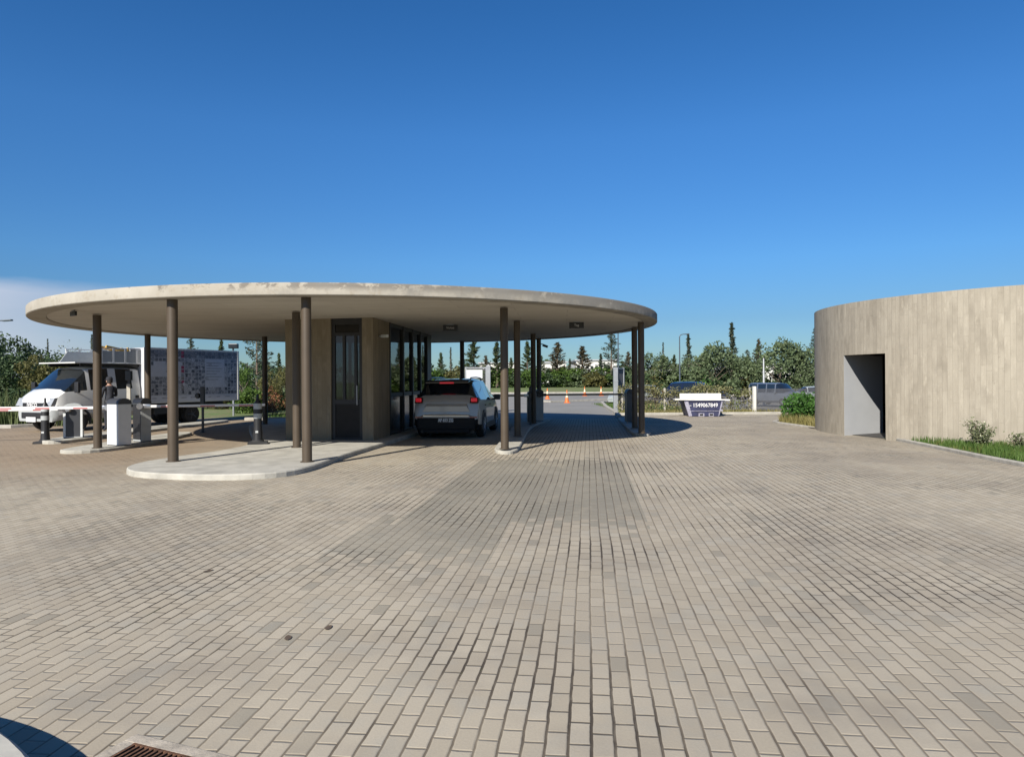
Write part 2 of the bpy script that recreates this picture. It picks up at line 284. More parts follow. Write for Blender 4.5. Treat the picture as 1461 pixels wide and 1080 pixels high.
M = dict(
    paving=paving_mat(), ground=ground_mat(), asphalt=asphalt_mat(),
    rim=rim_concrete(), soffit=soffit_concrete(),
    board=board_concrete('board_marked_concrete', (0.31, 0.272, 0.214), (0.445, 0.398, 0.32), plank=0.115, length=1.25, streak=0.7),
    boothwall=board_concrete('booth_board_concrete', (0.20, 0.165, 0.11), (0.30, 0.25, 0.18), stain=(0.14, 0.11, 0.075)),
    kerb=simple('kerb_concrete', (0.42, 0.395, 0.345), 0.9, var=0.2, scale=4, spec=0.2, bump=0.3),
    island=simple('island_concrete', (0.46, 0.44, 0.385), 0.9, var=0.2, scale=2.8, spec=0.2, bump=0.25),
    brown=simple('brown_painted_steel', (0.082, 0.061, 0.041), 0.5, var=0.1, scale=3, spec=0.4),
    darkbrown=simple('dark_bronze_frame', (0.012, 0.011, 0.012), 0.5, var=0.1),
    doorpanel=simple('dark_door_panel', (0.018, 0.016, 0.015), 0.6, var=0.2, spec=.25),
    glass=glass('booth_glass'), doorglass=glass('tinted_door_glass', (.24, .27, .28)), panel=simple('grey_glazed_panel', (0.10, 0.10, 0.098), 0.12, spec=0.8, var=0.05),
    greyplaster=simple('pale_grey_render', (0.40, 0.41, 0.425), 0.8, var=0.04, scale=2),
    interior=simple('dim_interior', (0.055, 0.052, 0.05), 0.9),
    black=simple('black_plastic', (0.018, 0.018, 0.02), 0.45, var=0.2), rubber=simple('tyre_rubber', (0.02, 0.02, 0.021), 0.8, var=0.2, scale=12),
    deepblack=simple('deep_black_cladding', (0.009, 0.009, 0.01), 0.7, var=0.1, spec=.3),
    blackgloss=simple('black_gloss', (0.012, 0.012, 0.014), 0.12, var=0.1, coat=0.5),
    white=simple('white_powder_coat', (0.72, 0.74, 0.74), 0.4, var=0.04), greycoat=simple('grey_powder_coat', (0.42, 0.44, 0.44), 0.45, var=0.06),
    charcoal=simple('charcoal_cover', (0.05, 0.052, 0.058), 0.4, var=0.1), stripe=stripe_mat(),
    steel=simple('brushed_steel', (0.5, 0.5, 0.52), 0.3, 0.9, var=0.1), galv=simple('galvanised_steel', (0.36, 0.38, 0.40), 0.5, 0.5, var=0.12),
    silver=simple('silver_grey_paint', (0.40, 0.385, 0.36), 0.38, 0.3, var=0.03, coat=0.6),
    whitepaint=simple('white_vehicle_paint', (0.74, 0.74, 0.72), 0.28, var=0.04, coat=0.4, scale=2),
    carglass=simple('car_glass', (0.012, 0.016, 0.02), 0.03, var=0.1, spec=1.0, coat=0.6),
    chrome=simple('chrome', (0.6, 0.6, 0.6), 0.15, 1.0, var=0.05), lampglass=simple('headlamp_glass', (0.55, 0.56, 0.55), 0.12, 0.3, var=0.2, scale=14, coat=1.0),
    redlit=emit('lit_tail_lamp', (0.9, 0.03, 0.05), 0.16, (0.42, 0.02, 0.025)), redlens=simple('red_lens', (0.28, 0.015, 0.02), 0.2, coat=0.6),
    plate=simple('dark_plate', (0.03, 0.03, 0.03), 0.4), letter=simple('pale_lettering', (0.7, 0.7, 0.7), 0.5, var=0.02), whiteplate=simple('white_plate', (0.7, 0.7, 0.7), 0.5),
    yellow=simple('yellow_ladder_paint', (0.62, 0.36, 0.05), 0.5), boxside=simple('truck_box_panel', (0.56, 0.57, 0.60), 0.5, var=0.06),
    skipblue=simple('navy_skip_steel', (0.024, 0.027, 0.075), 0.55, var=0.35, scale=5, bump=0.2), skipend=simple('worn_pale_steel', (0.3, 0.29, 0.36), 0.7, var=0.4, scale=14),
    plank=simple('white_painted_board', (0.72, 0.70, 0.64), 0.7, var=0.1, scale=5),
    orange=simple('orange_cone_plastic', (0.75, 0.17, 0.03), 0.55, var=0.1), cream=simple('reflective_cone_band', (0.75, 0.66, 0.45), 0.5, var=0.06),
    bark=simple('grey_brown_bark', (0.15, 0.115, 0.085), 0.9, var=0.35, scale=9, bump=0.4), twig=simple('brown_twig', (0.11, 0.075, 0.05), 0.9, var=0.3),
    rust=simple('rusty_grate_iron', (0.15, 0.075, 0.04), 0.8, 0.3, var=0.5, scale=16, bump=0.4), frame=simple('worn_frame_concrete', (0.40, 0.35, 0.28), 0.85, var=0.3, scale=9, bump=0.4),
    whitewall=simple('white_warehouse_cladding', (0.68, 0.66, 0.62), 0.7, var=0.05, scale=0.3), greyroof=simple('grey_warehouse_roof', (0.38, 0.39, 0.41), 0.6, var=0.1, scale=0.3),
    dryvine=leafmat('dry_vine_leaves', (0.09, 0.10, 0.035), (0.36, 0.33, 0.16), 0.9, 0.2, (0.13, 0.20, 0.055)),
    pole=simple('dark_lamp_pole', (0.06, 0.08, 0.10), 0.5), palepole=simple('pale_lamp_pole', (0.5, 0.51, 0.52), 0.5),
    skin=simple('skin', (0.42, 0.25, 0.18), 0.55, var=0.08), cloth=simple('black_uniform_cloth', (0.016, 0.018, 0.026), 0.85, var=0.3, scale=10), hair=simple('dark_hair', (0.02, 0.015, 0.012), 0.7),
    shade=simple('grey_shade_cloth', (0.14, 0.14, 0.15), 0.9, var=0.25, scale=6), mesh=simple('galvanised_wire', (0.16, 0.16, 0.17), 0.6, 0.3),
    pine=leafmat('pine_needles', (0.029, 0.047, 0.017), (0.111, 0.143, 0.055), 0.5, 0.15),
    pinebrown=leafmat('browning_pine_needles', (0.054, 0.049, 0.027), (0.169, 0.142, 0.084), 0.5, 0.15, (0.05, 0.065, 0.025)),
    pinedark=leafmat('blue_green_needles', (0.032, 0.051, 0.032), (0.115, 0.142, 0.095), 0.5, 0.15),
    leafblue=leafmat('blue_green_leaves', (0.042, 0.072, 0.032), (0.185, 0.236, 0.112), 0.5, 0.2),
    leafdark=leafmat('dark_green_leaves', (0.022, 0.046, 0.019), (0.101, 0.155, 0.061), 0.6, 0.2),
    leafolive=leafmat('olive_leaves', (0.058, 0.062, 0.019), (0.208, 0.195, 0.065), 0.6, 0.25),
    leafgreen=leafmat('fresh_green_leaves', (0.036, 0.078, 0.014), (0.156, 0.252, 0.048), 0.7, 0.28),
    leafhedge=leafmat('bright_hedge_leaves', (0.025, 0.08, 0.014), (0.11, 0.25, 0.045), 1.2, 0.28),
    leafred=leafmat('reddish_leaves', (0.13, 0.04, 0.025), (0.30, 0.14, 0.06), 1.0, 0.25),
    leafpale=leafmat('pale_shrub_leaves', (0.066, 0.088, 0.039), (0.286, 0.308, 0.165), 3.0, 0.25), flower=simple('cream_blossom', (0.8, 0.78, 0.6), 0.7),
    grass=leafmat('lawn_blades', (0.05, 0.10, 0.02), (0.13, 0.215, 0.045), 1.2, 0.3, (0.25, 0.20, 0.07)),
    drygrass=leafmat('dry_grass_blades', (0.16, 0.15, 0.045), (0.38, 0.33, 0.13), 1.5, 0.3),
    reed=leafmat('grey_green_reeds', (0.045, 0.075, 0.022), (0.19, 0.22, 0.085), 0.8, 0.3),
    bluepaint=simple('slate_blue_paint', (0.17, 0.195, 0.24), 0.3, 0.3, coat=0.5), navypaint=simple('navy_paint', (0.012, 0.017, 0.045), 0.2, 0.2, coat=0.8), palepaint=simple('pale_silver_paint', (0.52, 0.56, 0.55), 0.3, 0.3, coat=0.4),
    soil=simple('bare_soil', (0.2, 0.15, 0.09), 0.95, var=0.3, scale=3, bump=0.5),
    screen=simple('dark_reader_glass', (0.02, 0.02, 0.025), 0.1),
)
for i, c in enumerate([(0.10, 0.10, 0.12), (0.20, 0.205, 0.23), (0.32, 0.325, 0.35), (0.50, 0.50, 0.53), (0.19, 0.20, 0.24), (0.34, 0.35, 0.40), (0.28, 0.24, 0.23)]):
    M['pic%d' % i] = simple('poster_print_%s' % 'abcdefg'[i], c, 0.5, var=0.5, scale=16)
M['pink'] = simple('pink_print', (0.42, 0.06, 0.12), 0.5, var=0.2, scale=10)
M['paper'] = simple('pale_print', (0.66, 0.67, 0.72), 0.5, var=0.06)

# ------------------------------------------------------------------ object helpers
def tag(o, label=None, cat=None, group=None, kind=None):
    if label: o['label'] = label
    if cat: o['category'] = cat
    if group: o['group'] = group
    if kind: o['kind'] = kind
    return o
def empty(name, loc, rz=0.0, label=None, cat=None, group=None, scale=1.0):
    o = bpy.data.objects.new(name, None); COL.objects.link(o); o.empty_display_size = 0.2
    o.location = loc; o.rotation_euler = (0, 0, rz); o.scale = (scale,)*3
    return tag(o, label, cat, group)
def link_mesh(name, me, parent=None, loc=(0, 0, 0), rz=0.0):
    o = bpy.data.objects.new(name, me); COL.objects.link(o); o.location = loc; o.rotation_euler = (0, 0, rz)
    if parent: o.parent = parent
    return o

class MB:
    """Collects shapes in one bmesh and links them as one mesh object."""
    def __init__(s): s.bm = bmesh.new(); s.mi = 0; s.uv = None
    def _f(s, vs):
        try:
            f = s.bm.faces.new(vs); f.material_index = s.mi; return f
        except ValueError: return None
    def box(s, c, d, rz=0.0, ry=0.0, bevel=0.0, rx=0.0):
        m = Matrix.Translation(c) @ Matrix.Rotation(rz, 4, 'Z') @ Matrix.Rotation(ry, 4, 'Y') @ Matrix.Rotation(rx, 4, 'X') @ Matrix.Diagonal((d[0], d[1], d[2], 1))
        r = bmesh.ops.create_cube(s.bm, size=1.0, matrix=m)
        fs = {f for v in r['verts'] for f in v.link_faces}
        for f in fs: f.material_index = s.mi
        if bevel:
            es = list({e for v in r['verts'] for e in v.link_edges})
            rr = bmesh.ops.bevel(s.bm, geom=es, offset=bevel, segments=2, affect='EDGES', profile=0.6)
            for f in rr['faces']: f.material_index = s.mi
        return s
    def prism(s, pts, z0, z1, bevel=0.0):
        n = len(pts)
        if sum(pts[i][0]*pts[(i+1) % n][1]-pts[(i+1) % n][0]*pts[i][1] for i in range(n)) < 0: pts = pts[::-1]
        lo = [s.bm.verts.new((x, y, z0)) for x, y in pts]
        if bevel:
            cx = []
            for i in range(n):
                a, b, c = Vector(pts[i-1]), Vector(pts[i]), Vector(pts[(i+1) % n])
                d1 = (b-a).normalized(); d2 = (c-b).normalized(); nn = Vector((-(d1.y+d2.y), d1.x+d2.x))
                nn = nn.normalized() if nn.length > 1e-6 else Vector((-d1.y, d1.x))
                cx.append(b+nn*bevel)
            mid = [s.bm.verts.new((x, y, z1-bevel)) for x, y in pts]; hi = [s.bm.verts.new((p.x, p.y, z1)) for p in cx]
            rings = [lo, mid, hi]
        else:
            hi = [s.bm.verts.new((x, y, z1)) for x, y in pts]; rings = [lo, hi]
        for a, b in zip(rings, rings[1:]):
            for i in range(n): s._f([a[i], a[(i+1) % n], b[(i+1) % n], b[i]])
        s._f(rings[-1]); s._f(lo[::-1]); return s
    def extrude_xz(s, pts, y0, y1):
        """Side outline in x-z given thickness along y."""
        a = [s.bm.verts.new((x, y0, z)) for x, z in pts]; b = [s.bm.verts.new((x, y1, z)) for x, z in pts]; n = len(pts)
        for i in range(n): s._f([a[i], a[(i+1) % n], b[(i+1) % n], b[i]])
        s._f(a[::-1]); s._f(b); return s
    def tube(s, p0, p1, r0, r1=None, seg=10, cap=True):
        p0, p1 = Vector(p0), Vector(p1); r1 = r0 if r1 is None else r1
        d = (p1-p0).normalized(); a = d.orthogonal().normalized(); b = d.cross(a)
        A = [s.bm.verts.new(p0+(a*math.cos(t)+b*math.sin(t))*r0) for t in [2*PI*i/seg for i in range(seg)]]
        B = [s.bm.verts.new(p1+(a*math.cos(t)+b*math.sin(t))*r1) for t in [2*PI*i/seg for i in range(seg)]]
        for i in range(seg): s._f([A[i], A[(i+1) % seg], B[(i+1) % seg], B[i]])
        if cap: s._f(A[::-1]); s._f(B)
        return s
    def path(s, pts, r, seg=8):
        rs = r if isinstance(r, (list, tuple)) else [r]*len(pts)
        for i in range(len(pts)-1): s.tube(pts[i], pts[i+1], rs[i], rs[i+1], seg)
        return s
    def lathe(s, prof, c=(0, 0, 0), seg=24, axis='Z'):
        rings = []
        for r, z in prof:
            ring = []
            for i in range(seg):
                t = 2*PI*i/seg; x, y = r*math.cos(t), r*math.sin(t)
                p = (x, y, z) if axis == 'Z' else (x, z, y)
                ring.append(s.bm.verts.new((c[0]+p[0], c[1]+p[1], c[2]+p[2])))
            rings.append(ring)
        for a, b in zip(rings, rings[1:]):
            for i in range(seg): s._f([a[i], a[(i+1) % seg], b[(i+1) % seg], b[i]])
        s._f(rings[0][::-1]); s._f(rings[-1]); return s
    def quad(s, *p): s._f([s.bm.verts.new(q) for q in p]); return s
    def build(s, name, mats, parent=None, smooth=None, loc=(0, 0, 0), rz=0.0, recalc=True):
        if recalc: bmesh.ops.recalc_face_normals(s.bm, faces=s.bm.faces[:])
        me = bpy.data.meshes.new(name); s.bm.to_mesh(me); s.bm.free()
        for m in (mats if isinstance(mats, (list, tuple)) else [mats]): me.materials.append(M[m] if isinstance(m, str) else m)
        if smooth:
            me.polygons.foreach_set('use_smooth', [True]*len(me.polygons)); me.set_sharp_from_angle(angle=R(smooth))
        return link_mesh(name, me, parent, loc, rz)

def text_mesh(body, size, mat, name, parent, mw, depth=0.004, align='CENTER', sx=1.0, bold=0.0):
    cu = bpy.data.curves.new(name, 'FONT'); cu.body = body; cu.size = size; cu.extrude = depth; cu.align_x = align; cu.align_y = 'CENTER'; cu.offset = bold
    tmp = bpy.data.objects.new('tmp_text', cu); COL.objects.link(tmp)
    bpy.context.view_layer.update()
    me = bpy.data.meshes.new_from_object(tmp.evaluated_get(bpy.context.evaluated_depsgraph_get()))
    bpy.data.objects.remove(tmp); bpy.data.curves.remove(cu)
    me.materials.clear(); me.materials.append(M[mat]); me.transform(mw @ Matrix.Diagonal((sx, 1, 1, 1)))
    return link_mesh(name, me, parent)
def basis(origin, xdir, ydir):
    x = Vector(xdir).normalized(); y = Vector(ydir).normalized(); z = x.cross(y)
    m = Matrix(((x.x, y.x, z.x, origin[0]), (x.y, y.y, z.y, origin[1]), (x.z, y.z, z.z, origin[2]), (0, 0, 0, 1)))
    return m
def dup(root, loc=None, rz=None):
    c = root.copy(); COL.objects.link(c)
    if loc is not None: c.location = loc
    if rz is not None: c.rotation_euler = (0, 0, rz)
    for ch in root.children:
        d = ch.copy(); COL.objects.link(d); d.parent = c
        for g in ch.children:
            e = g.copy(); COL.objects.link(e); e.parent = d
    return c

# ------------------------------------------------------------------ terrain, paving, roads
def sst(a, b, x):
    t = min(1, max(0, (x-a)/(b-a))); return t*t*(3-2*t)
def hgt(x, y):
    h = -0.05-0.75*sst(9, 15, x)*sst(36, 46, y)*(1-sst(86, 97, y))
    h += 0.5*sst(82, 97, y)*(1-sst(10, 25, x))+0.1*sst(88, 100, y)*sst(10, 25, x)
    h += 0.25*sst(27, 40, y)*sst(-8, -16, x)
    return h
def grid(name, xs, ys, zf, mat, kind='structure'):
    vs = [(x, y, zf(x, y)) for y in ys for x in xs]; n = len(xs)
    fs = [(j*n+i, j*n+i+1, (j+1)*n+i+1, (j+1)*n+i) for j in range(len(ys)-1) for i in range(n-1)]
    me = bpy.data.meshes.new(name); me.from_pydata(vs, [], fs); me.materials.append(M[mat])
    me.polygons.foreach_set('use_smooth', [True]*len(me.polygons))
    return tag(link_mesh(name, me), kind=kind)
def lin(a, b, n): return [a+(b-a)*i/(n-1) for i in range(n)]
xs = sorted(set([-2500, -1200, -600, -300, -150]+[round(x, 2) for x in lin(-90, 90, 91)]+[150, 300, 600, 1200, 2500]))
ys = sorted(set([-400, -100, -40]+[round(y, 2) for y in lin(-20, 130, 76)]+[180, 300, 600, 1200, 2500, 4500]))
grid('ground', xs, ys, hgt, 'ground')

def flat(name, pts, z, mat):
    b = MB(); b._f([b.bm.verts.new((x, y, z)) for x, y in pts]); o = b.build(name, mat)
    if o.data.polygons[0].normal.z < 0: o.data.flip_normals()
    return tag(o, kind='structure')
flat('paving', [(-45, -14), (34, -14), (34, 31.6), (4.75, 31.6), (4.45, 29.4), (-11.2, 29.4), (-11.2, 36), (-16.5, 36), (-16.5, 27.5), (-18, 25.4), (-45, 23)], 0.0, 'paving')
flat('road', [(-4.2, 29.4), (4.45, 29.4), (4.75, 33), (5.9, 47), (9.5, 53), (9.5, 56), (2.8, 49.5), (1.5, 52.5), (9.5, 58), (13, 58), (13, 81), (-70, 81), (-70, 60), (-8, 58), (-4.6, 50)], 0.004, 'asphalt')
grid('parking_ground', lin(13, 75, 32), lin(36, 84, 25), lambda x, y: hgt(x, y)+0.03, 'asphalt')
flat('dirt_verge', [(1.5, 52.5), (2.8, 49.5), (9.5, 56), (9.5, 58)], 0.01, 'soil')
def strip(pts, w, z0, z1, name='kerb', mat='kerb', parent=None, label=None, kind='structure'):
    """A low kerb that follows a line; each length is its own block joined in one run."""
    P = [Vector(p) for p in pts]; L, Rr = [], []
    for i, p in enumerate(P):
        d = ((P[min(i+1, len(P)-1)]-p).normalized()+(p-P[max(i-1, 0)]).normalized()).normalized(); n = Vector((-d.y, d.x))
        L.append(p+n*w/2); Rr.append(p-n*w/2)
    b = MB(); b.prism([(q.x, q.y) for q in L]+[(q.x, q.y) for q in Rr[::-1]], z0, z1, 0.018)
    return tag(b.build(name, mat, parent), kind=kind)
strip([(4.45, 29.5), (4.8, 33), (5.3, 40), (5.95, 47), (7.2, 50.5), (9.5, 53)], 0.18, -0.1, 0.13)
strip([(4.6, 31.75), (8, 31.8), (13, 31.9), (20, 32.0), (33, 32.2)], 0.16, -0.1, 0.10)
strip([(-70, 81.3), (0, 81.3), (13, 81.3)], 0.35, -0.1, 0.14)
strip([(13, 83.2), (30, 83.5), (70, 84)], 0.35, -0.85, -0.3)
strip([(1.4, 52.6), (2.7, 49.4), (9.5, 55.9)], 0.2, -0.1, 0.13)
strip([(-45, 23.1), (-30, 24.2), (-18, 25.5), (-16.5, 27.6)], 0.16, -0.1, 0.12)
strip([(-11.1, 29.5), (-7, 29.55), (-4.3, 29.5), (-4.6, 36), (-4.7, 50), (-8, 57.8)], 0.16, -0.1, 0.12)

def smooth_poly(pts, it=2):
    for _ in range(it):
        q = []
        for i in range(len(pts)):
            a, b = pts[i], pts[(i+1) % len(pts)]
            q += [(a[0]*.75+b[0]*.25, a[1]*.75+b[1]*.25), (a[0]*.25+b[0]*.75, a[1]*.25+b[1]*.75)]
        pts = q
    return pts
def island(pts, z=0.1, mat='island', it=2):
    b = MB(); b.prism(smooth_poly(pts, it), -0.05, z, 0.02)
    return tag(b.build('traffic_island', mat), kind='structure')
island([(-7.15, 13.2), (-6.65, 12.2), (-5.6, 11.75), (-4.6, 11.65), (-3.85, 11.95), (-3.6, 12.8), (-3.55, 14.2), (-3.41, 15.6), (-3.08, 18.1), (-2.45, 24), (-2.1, 28.2), (-2.5, 29.3), (-9.4, 29.2), (-9.9, 28.3), (-9.4, 25.4), (-8.7, 23.4), (-7.0, 19.2), (-6.3, 17.2), (-6.5, 15.5), (-6.95, 14.5)])
island([(-0.4, 15.75), (-0.2, 15.4), (0.05, 15.5), (0.16, 16.2), (0.62, 24.3), (1.5, 27.6), (1.6, 28.9), (0.9, 29.0), (0.2, 26.5), (0.05, 24.3), (-0.42, 16.6)], 0.07)
island([(3.42, 20.3), (3.65, 19.95), (3.95, 20.1), (4.2, 22), (4.75, 28), (4.6, 28.9), (4.2, 28.6), (3.75, 23.5)], 0.07)
island([(-10.55, 16.5), (-10.2, 16.1), (-9.6, 16.25), (-9.3, 17.5), (-9.5, 20.3), (-9.8, 22.0), (-10.4, 21.9), (-10.55, 19)], 0.08)
island([(-12.75, 19.2), (-12.3, 18.6), (-11.8, 19.0), (-11.75, 23), (-11.15, 28), (-11.5, 28.6), (-12.2, 27), (-12.75, 23.4)], 0.09)
# the kerbed round at the photographer's left elbow
b = MB(); c0 = (-3.475, .965); b.prism([(c0[0]+2.4*math.cos(t), c0[1]+2.4*math.sin(t)) for t in lin(0, 2*PI*95/96, 96)], -0.05, 0.2, 0.025)
tag(b.build('traffic_island', 'island'), kind='structure')

# ------------------------------------------------------------------ gate canopy
CX, CY, CR, CZ = -4.358, 21.608, 8.612, 3.20
can = empty('gate_canopy', (CX, CY, 0), 0, 'large round flat concrete canopy on slim brown columns over the gate lanes', 'canopy')
b = MB()
prof = [(CR-0.42, 0.03), (CR-0.40, 0.0), (CR-0.015, 0.0), (CR, 0.015), (CR, 0.21), (CR-0.02, 0.235)]
seg = 160; rings = []
for r, z in prof: rings.append([b.bm.verts.new((r*math.cos(2*PI*i/seg), r*math.sin(2*PI*i/seg), z)) for i in range(seg)])
for p, q in zip(rings, rings[1:]):
    for i in range(seg): b._f([p[i], p[(i+1) % seg], q[(i+1) % seg], q[i]])
b._f(rings[-1])
slab = b.build('roof_slab', 'rim', can, smooth=40, loc=(0, 0, CZ))
b = MB(); b.lathe([(CR-0.42, 0.0), (CR-0.42, 0.02)], seg=160); b.build('ceiling', 'soffit', can, loc=(0, 0, CZ+0.028))
for (x, y), zb, r in [((-6.506, 13.615), .1, .097), ((-3.876, 13.40), .1, .092), ((-4.953, 16.314), .1, .09), ((-9.746, 16.69), .08, .092), ((-12.145, 23.68), .09, .092),
                      ((-8.782, 25.237), .1, .092), ((-0.168, 15.661), .1, .088), ((0.142, 19.155), .1, .088), ((0.742, 24.64), .1, .09), ((3.62, 19.883), .1, .09),
                      ((3.80, 22.0), .1, .09), ((1.04, 27.4), .1, .09), ((-2.04, 29.1), .1, .09)]:
    b = MB(); b.lathe([(r+0.035, zb), (r+0.035, zb+0.012), (r, zb+0.014), (r, CZ+0.005)], seg=28)
    b.build('column', 'brown', can, smooth=35, loc=(x-CX, y-CY, 0))

def sign(x, y, w, h, txt, label, rz):
    s = empty('ceiling_sign', (x, y, CZ+0.02), rz, label, 'sign', 'small dark signs under the canopy')
    b = MB(); b.box((0, 0, -h/2-0.02), (w, 0.05, h), bevel=0.006); b.build('sign_panel', 'black', s)
    b = MB(); b.box((0, 0, 0.0), (w*.5, 0.03, 0.04)); b.build('bracket', 'galv', s)
    if txt: text_mesh(txt, h*0.55, 'letter', 'lettering', s, basis((0, -0.028, -h/2-0.02), (1, 0, 0), (0, 0, 1)))
sign(-1.76, 20.4, 0.42, 0.165, 'Visitas', 'small dark ceiling sign hanging above the silver SUV', R(-4))
sign(1.80, 19.7, 0.40, 0.165, 'Tag', 'small dark ceiling sign over the empty lane at the right', R(-4))
sign(-9.72, 15.75, 0.30, 0.10, '', 'small brown box sign under the left end of the round canopy', R(-40))

# ------------------------------------------------------------------ guard booth under the canopy
booth = empty('guard_booth', (-4.6, 21.5, 0), 0, 'concrete guard booth with dark glazed door and side windows under the canopy', 'booth')
O = Vector((-4.6, 21.5, 0))
FL, FRc, BR, BL = Vector((-5.92, 18.55, 0)), Vector((-3.53, 18.05, 0)), Vector((-2.88, 25.4, 0)), Vector((-8.0, 25.4, 0))
def wall_seg(p, q, z0, z1, name, mat, parent, th=0.16, sub=None, u0=0.0, proud=0.0):
    """A wall block between two plan points with running-length UVs, thickness to the inside."""
    p, q = Vector(p), Vector(q); d = (q-p).normalized(); n = Vector((-d.y, d.x, 0)); L = (q-p).length
    b = MB(); uvl = b.bm.loops.layers.uv.new('UVMap')
    c = [p-n*proud, q-n*proud, q+n*th, p+n*th]
    vs = [[b.bm.verts.new((v.x-O.x, v.y-O.y, z)) for v in c] for z in (z0, z1)]
    lo, hi = vs; ul = [u0, u0+L, u0+L+th, u0+2*L+th]
    for i in range(4):
        j = (i+1) % 4
        f = b._f([lo[i], lo[j], hi[j], hi[i]]); us = [ul[i], ul[i]+(c[j]-c[i]).length]
        for lp, (uu, vv) in zip(f.loops, [(us[0], z0), (us[1], z0), (us[1], z1), (us[0], z1)]): lp[uvl].uv = (uu, vv)
    for f in (b._f(hi), b._f(lo[::-1])):
        for lp in f.loops: lp[uvl].uv = (lp.vert.co.x, lp.vert.co.y)
    return b.build(name, mat, parent, recalc=False)
zt = CZ+0.03
dF = (FRc-FL).normalized(); LF = (FRc-FL).length
d0, d1 = LF*0.525, LF*0.878
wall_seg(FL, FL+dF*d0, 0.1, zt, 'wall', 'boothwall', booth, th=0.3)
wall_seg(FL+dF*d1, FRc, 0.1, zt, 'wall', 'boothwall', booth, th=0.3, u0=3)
nF = Vector((-dF.y, dF.x, 0))
# door set back in its frame
dr = empty('door', (0, 0, 0)); dr.parent = booth
P0, P1 = FL+dF*(d0+0.005)+nF*0.05, FL+dF*(d1-0.005)+nF*0.05
W = (P1-P0).length
def along(a, bb, z0, z1, nm, mat, parent, off=0.0, th=0.06):
    p = P0+dF*a+nF*off; q = P0+dF*bb+nF*off
    return wall_seg(p, q, z0, z1, nm, mat, parent, th)
b = MB(); ang = math.atan2(dF.y, dF.x)
def fbox(b, a0, a1, z0, z1, off, th):
    c = P0+dF*((a0+a1)/2)+nF*(off+th/2)-O
    b.box((c.x, c.y, (z0+z1)/2), (a1-a0, th, z1-z0), rz=ang)
for a0, a1, z0, z1 in [(0, .09, .1, zt), (W-.09, W, .1, zt), (.09, W-.09, zt-.16, zt), (.09, W-.09, 2.78, 2.86), (.09, W-.09, 1.02, 1.14), (.09, W-.09, .1, .16),
                       (.30, .37, 1.14, 2.78), (.62, .69, 1.14, 2.78)]: fbox(b, a0, a1, z0, z1, 0, 0.07)
b.build('frame', 'darkbrown', dr)
b = MB(); fbox(b, .09, W-.09, 1.14, zt-.16, 0.03, 0.012); b.build('door_glass', 'doorglass', dr)
b = MB(); fbox(b, .09, W-.09, .16, 1.02, 0.02, 0.03); b.build('lower_panel', 'doorpanel', dr)
b = MB(); c = P0+dF*(W-.14)-nF*0.05-O; b.tube((c.x, c.y, 1.0), (c.x, c.y, 1.5), 0.012)
for z in (1.03, 1.47): b.tube((c.x, c.y, z), (c.x+nF.x*.05, c.y+nF.y*.05, z), 0.01)
b.build('handle', 'steel', dr, smooth=40)
# right side: solid panel then glazing
dS = (BR-FRc).normalized(); nS = Vector((-dS.y, dS.x, 0)); yof = lambda Y: (Y-FRc.y)/dS.y
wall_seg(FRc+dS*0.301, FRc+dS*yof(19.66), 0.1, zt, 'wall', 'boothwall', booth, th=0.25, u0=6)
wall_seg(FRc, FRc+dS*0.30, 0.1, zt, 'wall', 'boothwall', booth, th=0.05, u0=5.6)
wall_seg(FRc+dS*yof(24.7), BR, 0.1, zt, 'pier', 'darkbrown', booth, th=0.3)
win = empty('window', (0, 0, 0)); win.parent = booth
angS = math.atan2(dS.y, dS.x)
def sbox(b, s0, s1, z0, z1, off, th):
    c = FRc+dS*((s0+s1)/2)+nS*(off+th/2)-O
    b.box((c.x, c.y, (z0+z1)/2), (s1-s0, th, z1-z0), rz=angS)
ms = [yof(v) for v in (19.66, 21.25, 22.45, 23.6, 24.7)]
b = MB()
for i, s_ in enumerate(ms):
    a0 = s_-(0 if i == 0 else .05); a1 = s_+(.08 if i == 0 else .05 if i < 4 else 0)
    if i == 4: a1 = s_; a0 = s_-.06
    sbox(b, a0, a1, 0.1, zt, -0.02, 0.14)
for i in range(4):
    for z0, z1 in ((.1, .16), (1.16, 1.27), (zt-.1, zt)): sbox(b, ms[i]+(.08 if i == 0 else .05), ms[i+1]-(.06 if i == 3 else .05), z0, z1, 0.0, 0.09)
b.build('frame', 'darkbrown', win)
b = MB(); sbox(b, ms[0]+.06, ms[-1]-.04, 1.2, zt-.06, 0.04, 0.012); b.build('pane', 'glass', win)
b = MB(); sbox(b, ms[0]+.06, ms[-1]-.04, .14, 1.18, 0.045, 0.02); b.build('lower_panel', 'panel', win)
# left wall and glazed back
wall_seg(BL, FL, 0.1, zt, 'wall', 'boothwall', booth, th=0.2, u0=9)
b = MB(); x0, x1 = BL.x-O.x, BR.x-O.x; yb = BR.y-O.y
for x in lin(x0+.1, x1-.1, 8): b.box((x, yb, (zt+.1)/2), (.09, .1, zt-.1))
for z in (.16, 1.0, zt-.08): b.box(((x0+x1)/2, yb, z), (x1-x0, .08, .1))
rw = empty('window', (0, 0, 0)); rw.parent = booth
b.build('frame', 'darkbrown', rw)
b = MB(); b.box(((x0+x1)/2, yb, 2.05), (x1-x0-.1, .012, 2.1)); b.build('pane', 'glass', rw)
b = MB(); b.box(((x0+x1)/2, yb-.02, .55), (x1-x0-.1, .03, .82)); b.build('lower_panel', 'interior', rw)
b = MB(); b.box((0.35, 1.6, .85), (1.6, .7, .05)); b.box((0.35, 1.9, .45), (1.5, .04, .75)); b.box((-.3, 1.7, 1.1), (.5, .04, .32)); b.build('counter', 'interior', booth)
